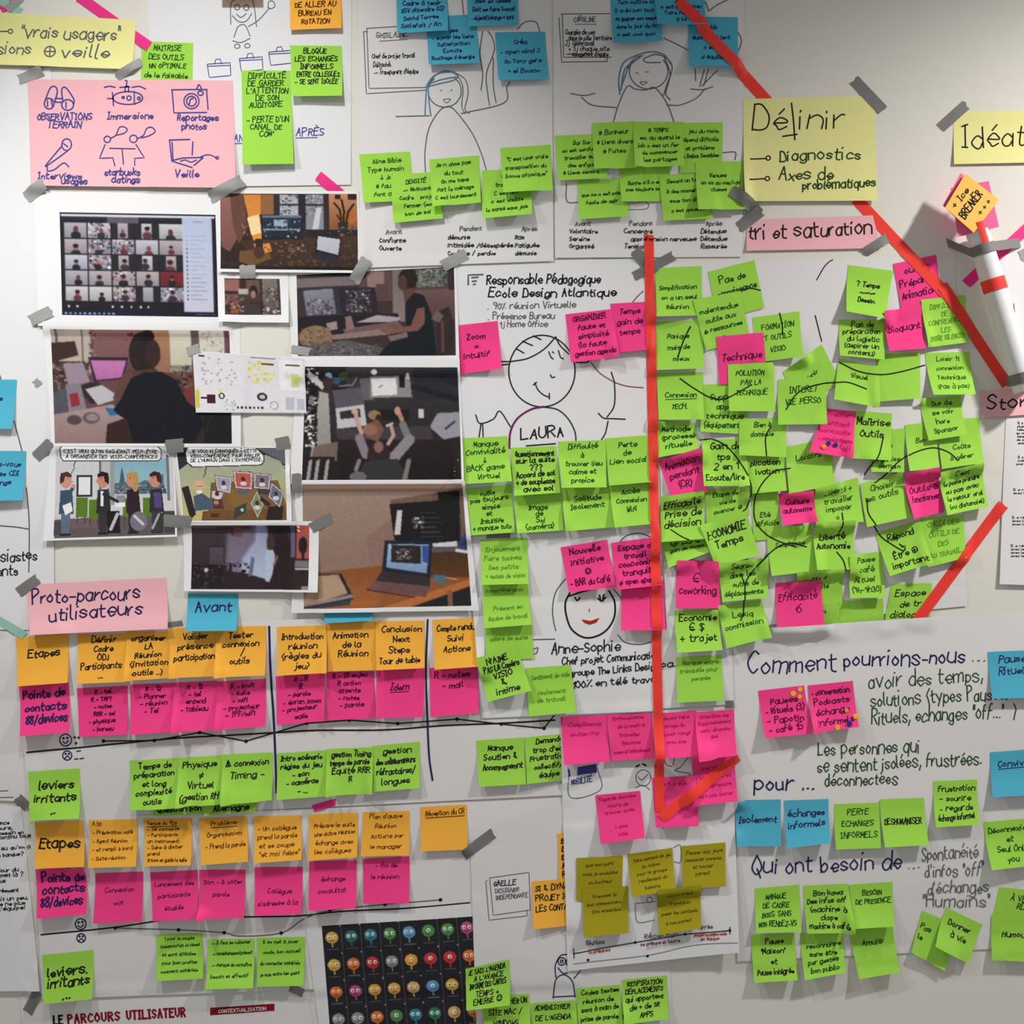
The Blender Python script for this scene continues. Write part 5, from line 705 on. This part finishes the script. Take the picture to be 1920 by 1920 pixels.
# ---------------------------------------------------------------- notes near the edges and on the problem sheet
GROUP = 'blue notes at the left edge'
N('B', (-62, 712, 33, 712, 28, 805, -64, 806), '|avenue||', 'bright blue note at the left edge, upper of two', 'n', 1.6, 10, .1)
N('B', (-46, 845, 51, 846, 48, 938, -48, 941), 'rendez-vous|dans les CDI|échange|', 'bright blue note at the left edge, lower of two', 'n', 1.6, 10, .2)
GROUP = 'sticky notes on the problem sheet'
N('B', (352, 1113, 447, 1113, 447, 1181, 352, 1182), 'Avant|', 'blue note reading avant above the upper journey row', 'n', 2.6, 20, .18)
n1 = N('P', (1421, 1295, 1507, 1285, 1520, 1373, 1432, 1381), 'Pauses|- Rituels (3)|- Papotin|- café 15', 'pink note reading pauses with three yellow dots', 'p', 1.9, 12, .18)
n2 = N('P', (1514, 1285, 1598, 1276, 1606, 1360, 1520, 1372), '- conversation|Podcasts|échange|informels', 'pink note beside the pauses note with yellow and navy dots', 'p', 1.8, 12, .08)
N('B', (1851, 1222, 1948, 1218, 1950, 1305, 1855, 1308), 'Pauses|Rituels|', 'blue note reading pauses rituels at the right edge', 'n', 1.9, 14, .08, lift=10)
N('B', (1855, 1410, 1950, 1403, 1952, 1486, 1856, 1492), 'Convivial||', 'blue note reading convivial at the right edge', 'n', 1.9, 13, .18, under=True)
N('B', (1379, 1500, 1463, 1498, 1463, 1584, 1379, 1584), 'Isolement', 'blue note reading isolement, first below the word pour', 'n', 1.9, 13, .34)
N('B', (1469, 1500, 1552, 1497, 1553, 1576, 1472, 1586), 'échanges|informels', 'blue note reading echanges informels with a curled corner', 'n', 1.9, 13, .2)
N('G', (1563, 1507, 1648, 1504, 1649, 1587, 1564, 1590), 'PERTE|ECHANGES|INFORMELS', 'dull green note reading perte echanges informels', 'g', 1.6, 11, .12)
N('G', (1648, 1498, 1731, 1495, 1735, 1579, 1654, 1584), 'DESHUMANISER', 'bright green note reading deshumaniser', 'k', 1.8, 12, .4)
N('G', (1749, 1464, 1831, 1461, 1831, 1543, 1749, 1547), 'Frustration|- sourire|- regards|échange informel', 'green note reading frustration with a short list', 'k', 1.7, 11, .1)
N('G', (1843, 1541, 1938, 1533, 1940, 1618, 1852, 1626), 'Déconnexion|et|Seul Only|you', 'green note reading seul at the right edge', 'g', 1.8, 11, .12)
N('G', (1500, 1750, 1580, 1745, 1582, 1818, 1505, 1832), '|reconnaitre|sans être|par gestes|bon public', 'green note below the machine note, middle of the lowest row', 'g', 1.7, 9, .06)
N('G', (1590, 1738, 1672, 1733, 1683, 1818, 1607, 1830), 'Amuis||', 'nearly blank green note, right end of the lowest row', 'g', 1.7, 12, .25)
N('G', (1415, 1665, 1498, 1658, 1500, 1743, 1415, 1745), 'MANQUE|DE CADRE|BOSS SANS|MON RENDEZ-VS', 'dull green note reading manque de cadre, under qui ont besoin', 'g', 1.6, 9, .15)
N('G', (1592, 1658, 1672, 1652, 1673, 1732, 1595, 1735), 'BESOIN|DE PRESENCE||', 'dull green note reading besoin de presence', 'g', 1.6, 9, .15)
N('G', (1407, 1752, 1490, 1750, 1492, 1832, 1412, 1838), 'Pause|"Maison"|et|Pause intégrée', 'green note reading pause maison, left end of the lowest row', 'k', 1.8, 10, .08)
N('G', (1505, 1660, 1590, 1656, 1597, 1745, 1511, 1747), 'Bon kawa|Des infos off|(machine à|clope|machine à café', 'bright green note reading machine a cafe', 'k', 1.7, 10, .1)
N('G', (1728, 1706, 1800, 1738, 1768, 1817, 1706, 1783), 'Pas|le|', 'tilted green note left of a leaning pair', 'g', 1.7, 11, .25, 'l')
N('G', (1773, 1700, 1841, 1733, 1812, 1803, 1747, 1768), 'Donner|à vie|', 'tilted green note right of a leaning pair', 'k', 1.8, 11, .2)
N('G', (1872, 1662, 1965, 1672, 1962, 1745, 1858, 1730), 'À VENIR|RDV||', 'upper green note at the right edge near the bottom', 'g', 1.7, 11, .15)
N('G', (1858, 1712, 1952, 1718, 1950, 1800, 1855, 1796), 'Humour|', 'lower green note at the right edge near the bottom', 'k', 1.7, 11, .35)
def dot(x, y, r, m, label): return item('dot_sticker', 'dot sticker', label, (x-r, y-r, x+r, y-r, x+r, y+r, x-r, y+r), m, 0, 'round voting dots')
DOTS = [dot(1487, 1300, 5, 'yellow dot', 'yellow dot left of three at the top of the pauses note'), dot(1500, 1292, 4.5, 'yellow dot', 'yellow dot highest of three on the pauses note'), dot(1499, 1306, 4, 'yellow dot', 'yellow dot lowest of three on the pauses note'),
 dot(1585, 1330, 4, 'orange dot', 'orange dot in the middle of the podcasts note'), dot(1601, 1341, 5, 'yellow dot', 'yellow dot on the right edge of the podcasts note'), dot(1588, 1354, 5, 'navy dot', 'navy dot near the lower corner of the podcasts note'), dot(1566, 1361, 5, 'yellow dot', 'yellow dot on the bottom edge of the podcasts note'),
 dot(1550, 832, 4.5, 'navy dot', 'navy dot left of two on the pink note in the crowd'), dot(1563, 835, 4.5, 'navy dot', 'navy dot right of two on the pink note in the crowd'), dot(1541, 838, 4.5, 'orange dot', 'orange dot beside two navy dots in the crowd')]
# ---------------------------------------------------------------- tape strips
for a in ((36, 150, 82, 134, 19, 'grey tape under the yellow vrais usagers card', 'lit grey tape'), (219, 146, 266, 117, 15, 'grey tape left of the maitrise note', 'lit grey tape'), (48, 372, 86, 346, 23, 'grey tape at the lower left corner of the icon card', 'lit grey tape'), (394, 372, 456, 340, 22, 'long grey tape at the lower right corner of the icon card', 'lit grey tape'),
 (58, 603, 99, 584, 22, 'grey tape at the lower left of the video call print', 'lit grey tape'), (66, 722, 76, 714, 14, 'tiny grey tape scrap on the left sheet', 'lit grey tape'), (68, 858, 97, 829, 21, 'grey tape at the upper left of the first comic print', 'grey tape'), (34, 1112, 72, 1085, 20, 'grey tape at the corner of the proto-parcours card', 'grey tape'),
 (-6, 1160, 48, 1192, 16, 'mint tape at the left edge above the etapes note', 'mint tape'), (465, 498, 465, 522, 30, 'grey tape between the orange desk print and the small kitchen print', 'lit grey tape'), (664, 528, 688, 488, 22, 'grey tape at the lower right of the orange desk print', 'lit grey tape'), (830, 500, 874, 477, 22, 'grey tape at the upper left of the middle poster', 'lit grey tape'),
 (548, 655, 582, 661, 16, 'grey tape under the side-on desk print', 'lit grey tape'), (350, 661, 374, 653, 18, 'grey tape at the upper left of the whiteboard print', 'lit grey tape'), (313, 838, 346, 835, 26, 'grey tape between the two comic prints', 'grey tape'), (517, 834, 543, 829, 24, 'grey tape at the upper right of the second comic print', 'grey tape'), (557, 888, 557, 925, 18, 'upright grey tape between the comic and the table print', 'grey tape'),
 (310, 976, 360, 979, 23, 'grey tape at the upper left of the misty print', 'grey tape'), (583, 991, 623, 970, 20, 'grey tape at the upper right of the misty print', 'grey tape'), (1601, 150, 1656, 208, 22, 'dark tape at the top right corner of the definir card', 'grey tape'), (1763, 240, 1812, 196, 20, 'dark tape at the corner of the yellow ideat card', 'grey tape'),
 (1370, 359, 1424, 402, 22, 'dark tape at the lower left of the definir card', 'grey tape'), (1384, 428, 1426, 396, 22, 'dark tape at the upper left of the tri et saturation card', 'grey tape'), (1620, 474, 1664, 446, 18, 'dark tape at the lower right of the tri et saturation card', 'grey tape'), (1190, 470, 1226, 514, 22, 'dark tape crossing under the top of the vertical red tape', 'grey tape'), (1188, 519, 1262, 480, 18, 'dark tape rising right from the vertical red tape', 'grey tape'),
 (870, 1602, 925, 1561, 20, 'dark tape at the cut corner of the bottom persona poster', 'grey tape'), (52, 1898, 72, 1858, 20, 'dark tape at the lower left below the text sheet', 'grey tape'), (546, 1850, 570, 1862, 16, 'dark tape under the bottom row of three green notes', 'grey tape'), (33, 1495, 52, 1512, 20, 'dark tape at the top of the left text sheet', 'grey tape'),
 (302, 1174, 342, 1168, 10, 'dark tape behind the lower right of the proto-parcours card', 'grey tape'), (1361, 1320, 1376, 1320, 14, 'small dark tape at the top right of the hanging poster', 'grey tape'), (1912, 482, 1936, 470, 22, 'grey tape at the right edge beside the paper tube', 'lit grey tape')): tape(*a)
txt = SH('white sheet of handwriting at the lower left edge', (-130, 1505, 40, 1512, 77, 1856, -130, 1858), 'white paper', 4)
txt_lines = ((1547, 'la séance', 18), (1557, 'les cours,', 24), (1566, 'ont besoin en', 44), (1574, 'comme continu tous', 58), (1596, "ce qui s'est su qu'on a", 57), (1606, 'en banque?', 44), (1636, 'tout le jour du', 36), (1645, 'on se met là ?', 44), (1655, 'dessus', 12), (1673, 'agréement', 36), (1689, 'on doit un peu,', 53), (1698, 'et de ne plus', 48), (1706, "l'équipe!", 48))
for y, t_, xr in txt_lines: T(txt, xr-len(t_)*5.2, y, 7, t_, 'k', 1.5, -3, len(t_)*5.2)
RT = lambda x0, y0, x1, y1, w_, label: tape(x0, y0, x1, y1, w_, label, 'red tape', 'tape_strip', 1.5)
RT(1271, 5, 1440, 192, 22, 'red tape sloping down from the top to the definir card'); RT(1604, 372, 1782, 562, 22, 'red tape sloping from the definir card into the pink notes'); RT(1766, 536, 1888, 722, 21, 'red tape from the pink notes down to the end of the paper tube')
RT(1880, 946, 1718, 1164, 21, 'red tape rising from the espace note to the printed sheet'); RT(1216, 440, 1237, 1520, 18, 'long vertical red tape down the middle of the wall'); RT(1238, 1532, 1383, 1418, 19, 'short red tape forming the arrow barb on the hanging poster')
tape(1812, 532, 1930, 424, 20, 'magenta tape behind the rolled paper tube', 'magenta tape')
# move the barb covers: problem sheet edge and definir card lie over the red tape ends
def after(a, b): ITEMS.remove(a); ITEMS.insert(ITEMS.index(b)+1, a)
def find(s): return next(i for i in ITEMS if s in i.label)
def before(a, b): ITEMS.remove(a); ITEMS.insert(ITEMS.index(b), a)
before(find('red tape sloping down from the top'), d1); before(find('red tape sloping from the definir'), d1); before(find('red tape rising from the espace'), comment)
before(find('dark tape under the bottom row'), find('dull green note with five thin')); before(find('dark tape behind the lower right'), find('orange note reading organiser'))
ITEMS.remove(s1); ITEMS.append(s1)
# ---------------------------------------------------------------- rolled paper tube with its own notes
GROUP = 'notes fanned at the tip of the paper tube'
item('sticky_note', 'sticky note', 'pink note at the back of the fan on the paper tube', (1800, 325, 1866, 372, 1819, 434, 1767, 386), 'lit pink note', 0, GROUP, h0=.034)
item('sticky_note', 'sticky note', 'pink note upright behind the orange note on the paper tube', (1783, 352, 1853, 340, 1872, 426, 1797, 444), 'lit pink note', 0, GROUP, h0=.038)
ib = item('sticky_note', 'sticky note', 'orange note reading ice breaker at the tip of the paper tube', (1771, 390, 1811, 325, 1874, 374, 1825, 437), 'lit orange note', 0, GROUP, h0=.042)
T(ib, 1791, 391, 12, '+ Ice', 'k', 2, -52, 42, 'handwriting'); T(ib, 1808, 411, 15, 'BREAKER', 'k', 2.4, -53, 58, 'handwriting'); T(ib, 1840, 404, 9, '+ + +', 'k', 1.8, -55, 32, 'handwriting')
# ---------------------------------------------------------------- build
wall = mesh_obj('wall_back', [(-2.6, 0, 0), (2.6, 0, 0), (2.6, 0, 2.8), (-2.6, 0, 2.8), (-2.6, .12, 0), (2.6, .12, 0), (2.6, .12, 2.8), (-2.6, .12, 2.8)],
                [(0, 1, 2, 3), (5, 4, 7, 6), (4, 0, 3, 7), (1, 5, 6, 2), (3, 2, 6, 7), (4, 5, 1, 0)], 'white wall paint', (0, 0, 0), None, False)
wall['kind'] = 'structure'
CELL = 4.0; OFF = 160; NG = int((1920+2*OFF)/CELL)
HF = np.zeros((NG, NG)); OWN = np.full((NG, NG), -1)
def mx(a, r):
    for _ in range(r):
        p = np.pad(a, 1, 'edge'); a = np.max([p[1:-1, 1:-1], p[:-2, 1:-1], p[2:, 1:-1], p[1:-1, :-2], p[1:-1, 2:], p[:-2, :-2], p[2:, 2:], p[:-2, 2:], p[2:, :-2]], 0)
    return a
def box(a):
    p = np.pad(a, 1, 'edge'); return sum(p[i:i+a.shape[0], j:j+a.shape[1]] for i in range(3) for j in range(3))/9
def samp(A, px, py, i0, j0):
    gx = np.clip((px+OFF)/CELL-.5-j0, 0, A.shape[1]-1.001); gy = np.clip((py+OFF)/CELL-.5-i0, 0, A.shape[0]-1.001)
    x, y = gx.astype(int), gy.astype(int); fx, fy = gx-x, gy-y
    return A[y, x]*(1-fx)*(1-fy)+A[y, x+1]*fx*(1-fy)+A[y+1, x]*(1-fx)*fy+A[y+1, x+1]*fx*fy
class Surf:
    def __init__(s, q, Z): s.q, s.Z = q, Z
    def h(s, P):
        u, v = ibil(s.q, P); nv, nu = s.Z.shape[0]-1, s.Z.shape[1]-1
        a = np.clip(u*nu, 0, nu-1e-6); b = np.clip(v*nv, 0, nv-1e-6); i, j = b.astype(int), a.astype(int); fa, fb = a-j, b-i
        return s.Z[i, j]*(1-fa)*(1-fb)+s.Z[i, j+1]*fa*(1-fb)+s.Z[i+1, j]*(1-fa)*fb+s.Z[i+1, j+1]*fa*fb
for n_, it in enumerate(ITEMS):
    rn = random.Random(it.seed*13+5); Q = it.q
    # a lower corner that lies free stands off the wall, a covered one stays pressed
    lf = [0, 0]
    if it.lift != 0:
        free = it.lift if it.lift is not None else rn.uniform(6.0, 14.0)
        for k, u in enumerate((.12, .88)):
            pt = bil(Q, np.array([u, .5]), np.array([.86, .9])); cov = 0
            for jt in ITEMS[n_+1:]:
                if jt.h0 is None and jt.cat != 'tape' and jt.cat != 'dot sticker': cov = max(cov, inq(jt.q, pt).mean())
            lf[k] = free*rn.uniform(.75, 1.15) if cov < .4 else (1.0 if cov < .9 else .3)
    Lu = max(np.hypot(*(Q[1]-Q[0])), np.hypot(*(Q[2]-Q[3]))); Lv = max(np.hypot(*(Q[3]-Q[0])), np.hypot(*(Q[2]-Q[1])))
    nu, nv = max(2, int(math.ceil(Lu/7))), max(2, int(math.ceil(Lv/7)))
    if it.cat == 'dot sticker': nu = nv = 6
    u, v = np.meshgrid(np.linspace(0, 1, nu+1), np.linspace(0, 1, nv+1)); P = bil(Q, u, v)
    j0, i0 = [max(0, int((Q[:, k].min()+OFF)/CELL)-5) for k in (0, 1)]
    j1, i1 = [min(NG, int((Q[:, k].max()+OFF)/CELL)+6) for k in (0, 1)]
    cx, cy = np.meshgrid((np.arange(j0, j1)+.5)*CELL-OFF, (np.arange(i0, i1)+.5)*CELL-OFF); cp = np.stack([cx, cy], -1)
    ins = inq(Q, cp)
    if it.h0 is None:
        loc = np.where(mx(ins.astype(float), 1) > 0, HF[i0:i1, j0:j1], 0)
        base = box(mx(loc, 3)) if it.cat != 'tape' else box(mx(loc, 2))
        eps = .0004
        st = np.clip((v-.22)/.78, 0, 1)**1.7
        Z = samp(base, P[..., 0], P[..., 1], i0, j0)+eps+.001*(lf[0]*(1-u)+lf[1]*u)*st
        if it.cat in ('poster', 'flipchart sheet', 'paper sheet'):
            ph = [rn.uniform(0, 6.28) for _ in range(4)]
            Z = Z+.0007*(2+np.sin(P[..., 0]/47+P[..., 1]/90+ph[0])+np.sin(P[..., 1]/61-P[..., 0]/130+ph[1]))*np.clip(4*np.minimum(np.minimum(u, 1-u), np.minimum(v, 1-v))+.2, 0, 1)
        if it.cat == 'sticky note': Z = Z+.0005*(1-np.cos((u-.5)*math.pi*rn.uniform(-1, 1)))*st
    else: Z = np.full(u.shape, it.h0)+.004*(u-.5)*(1 if n_ % 2 else -1)
    it.surf = Surf(Q, Z)
    if it.h0 is None:
        hh = it.surf.h(cp); sub = HF[i0:i1, j0:j1]; sub[ins] = np.maximum(sub[ins], hh[ins]); OWN[i0:i1, j0:j1][ins] = n_
    if it.rag:
        for e in (0, -1):
            P[:, e] += ((Q[1]-Q[0])/Lu)*np.array([rn.uniform(-it.rag, it.rag) for _ in range(nv+1)])[:, None]
    if it.cat == 'dot sticker':   # round the little square grid into a disc
        a, b = 2*u-1, 2*v-1; c_ = Q.mean(0); r_ = Lu/2
        P = np.stack([c_[0]+r_*a*np.sqrt(1-b*b/2), c_[1]+r_*b*np.sqrt(1-a*a/2)], -1)
    if it.notch is not None: P[0, 0] = it.notch
    V = to3(P[..., 0], P[..., 1], Z).reshape(-1, 3); org = to3(*(Q.mean(0)), float(Z.mean()))
    if it.h0 is not None:
        V[:, [0, 2]] = (V[:, [0, 2]]-[0, MIDZ])*(1-it.h0/DIST)+[0, MIDZ]; org = V.mean(0)
    it.org = org
    it.ob = mesh_obj(it.name, V, grid_faces(nu, nv), it.m, org)
    it.ob['label'] = it.label; it.ob['category'] = it.cat
    if it.group: it.ob['group'] = it.group
# long pen strokes run across several notes: each note keeps its own stretch of the ink
for k_, (col, wpx, s) in enumerate(STROKES):
    p = spline(pts(s), 10); d = np.r_[0, np.cumsum(np.hypot(*np.diff(p, axis=0).T))]
    t = np.linspace(0, d[-1], max(3, int(d[-1]/3))); p = np.stack([np.interp(t, d, p[:, 0]), np.interp(t, d, p[:, 1])], -1)
    ow = OWN[((p[:, 1]+OFF)/CELL).astype(int), ((p[:, 0]+OFF)/CELL).astype(int)]; i = 0
    while i < len(p)-1:
        j = i
        while j < len(p)-1 and ow[j+1] == ow[i]: j += 1
        if j > i and ow[i] >= 0 and ITEMS[ow[i]].cat in ('sticky note', 'poster', 'paper sheet', 'flipchart sheet'):
            ink(ITEMS[ow[i]], f'pen_line#{k_}', col, wpx, p[i:min(j+2, len(p))])
        i = j+1
for it in ITEMS:
    made = {}
    if it.pic:
        q, pc = it.pic; nu, nv = pc.W-1, pc.H-1
        u, v = np.meshgrid(np.linspace(0, 1, pc.W), np.linspace(0, 1, pc.H)); P = bil(q, u, v)
        h = it.surf.h(P)+.0002
        V = to3(P[..., 0], P[..., 1], h).reshape(-1, 3)
        o = mesh_obj('picture', V, grid_faces(nu, nv), PICM, it.org, it.ob)
        at = o.data.color_attributes.new('print', 'FLOAT_COLOR', 'POINT')
        at.data.foreach_set('color', np.concatenate([pc.col.reshape(-1, 3), np.ones((pc.W*pc.H, 1))], 1).astype(np.float32).ravel())
        o['label'] = pc.label; it.pob = o
    for lay, ((part, col), strokes) in enumerate(it.ink.items()):
        VV, FF, n = [], [], 0
        for p, wpx in strokes:
            if wpx == 'fill':
                c = p.mean(0); V = np.vstack([c, p]); m = len(p); k = np.arange(m)
                F = np.stack([np.zeros(m, int), k+1, (k+1) % m+1, (k+1) % m+1], -1)
                # small filled shapes: fan of thin quads around the centre
                V = np.vstack([V, (p+np.roll(p, -1, 0))/2]); F = np.stack([np.zeros(m, int), k+1, k+1+m, (k+1) % m+1], -1)
            else: V, F = ribbon(p, wpx)
            VV.append(V); FF.append(F+n); n += len(V)
        P = np.vstack(VV); h = it.surf.h(P)+.00025+.00004*lay+(.00015 if it.pic else 0)
        V = to3(P[:, 0], P[:, 1], h)
        if it.h0 is not None: V[:, [0, 2]] = (V[:, [0, 2]]-[0, MIDZ])*(1-it.h0/DIST)+[0, MIDZ]
        nm = part.split('#')[0]; par = it.pob if it.pic else (made.get('banner') if nm == 'banner_lettering' else it.ob)
        o = mesh_obj(nm, V, np.vstack(FF), INKNAME[col]+' ink', it.org, par, False); made[nm] = o
        o['label'] = INKNAME[col]+' ink '+nm.replace('_', ' ')
# ---------------------------------------------------------------- the rolled paper tube
import mathutils
def px3(x, y, h): k = 1-h/DIST; return np.array([(x-960)*S*k, -h, MIDZ+(960-y)*S*k])
HT = .026; A_, B_ = px3(1833, 434, HT), px3(1923, 732, HT); R_ = .0178
ax = (B_-A_)/np.linalg.norm(B_-A_); e1 = np.cross(ax, [0, 1, 0]); e1 /= np.linalg.norm(e1); e2 = np.cross(ax, e1)
if e2[1] > 0: e2 = -e2
def on_tube(t, a, r):   # t along the tube in metres, a around it (0 = facing the room)
    return A_+ax*t+r*(e2*math.cos(a)+e1*math.sin(a))
LEN = float(np.linalg.norm(B_-A_))
roll = bpy.data.objects.new('paper_roll', None); C.collection.objects.link(roll); roll.location = A_+ax*LEN/2
roll['label'] = 'rolled white paper tube with red bands taped to the wall like a giant pencil'; roll['category'] = 'paper roll'
def shell(name, t0, t1, a0, a1, r0, r1, m, parent, nt=24, na=40, label=None, cap=False):
    V = []; tt = np.linspace(t0, t1, nt+1)
    for i, t in enumerate(tt):
        for j in range(na+1):
            a = a0+(a1-a0)*j/na; V.append(on_tube(t, a, r0+(r1-r0)*j/na))
    F = grid_faces(na, nt)
    o = mesh_obj(name, V, F, m, np.array(roll.location), parent)
    if label: o['label'] = label
    return o
shell('roll_sheet', 0, LEN, -2.4, 5.6, R_, R_*.90, 'white paper', roll, 24, 64, 'white rolled sheet, lapped edge showing')
shell('red_band', LEN*.30, LEN*.375, -1.75, 1.75, R_+.0006, R_+.0006, 'red tape', roll, 3, 30, 'red band around the tube')
shell('red_stripe', -.012, LEN*.115, -.33, .25, R_+.0009, R_+.0009, 'red tape', roll, 6, 6, 'red strip running over the tip')
def strap(tc, wid, label, x0, y0, x1, y1, nm='tape_strip', m='grey tape'):
    """tape from the wall over the tube and back to the wall"""
    L, Rr = px3(x0, y0, .002), px3(x1, y1, .002); path = [L, L*.5+on_tube(tc, -1.5, R_+.001)*.5]
    path += [on_tube(tc, a, R_+.0013) for a in np.linspace(-1.45, 1.45, 18)]; path += [Rr*.5+on_tube(tc, 1.5, R_+.001)*.5, Rr]
    V = []
    for p in path:
        for s in (-.5, -.17, .17, .5): V.append(p+ax*wid*s)
    o = mesh_obj(nm, V, grid_faces(3, len(path)-1), m, np.mean(path, 0)); o['label'] = label; o['category'] = 'tape'; o['group'] = 'strips of tape'
strap(LEN*.115, .015, 'grey tape strap holding the top of the paper tube', 1776, 455, 1912, 455)
strap(LEN*.92, .016, 'grey tape strap holding the lower end of the paper tube', 1886, 716, 1968, 690)
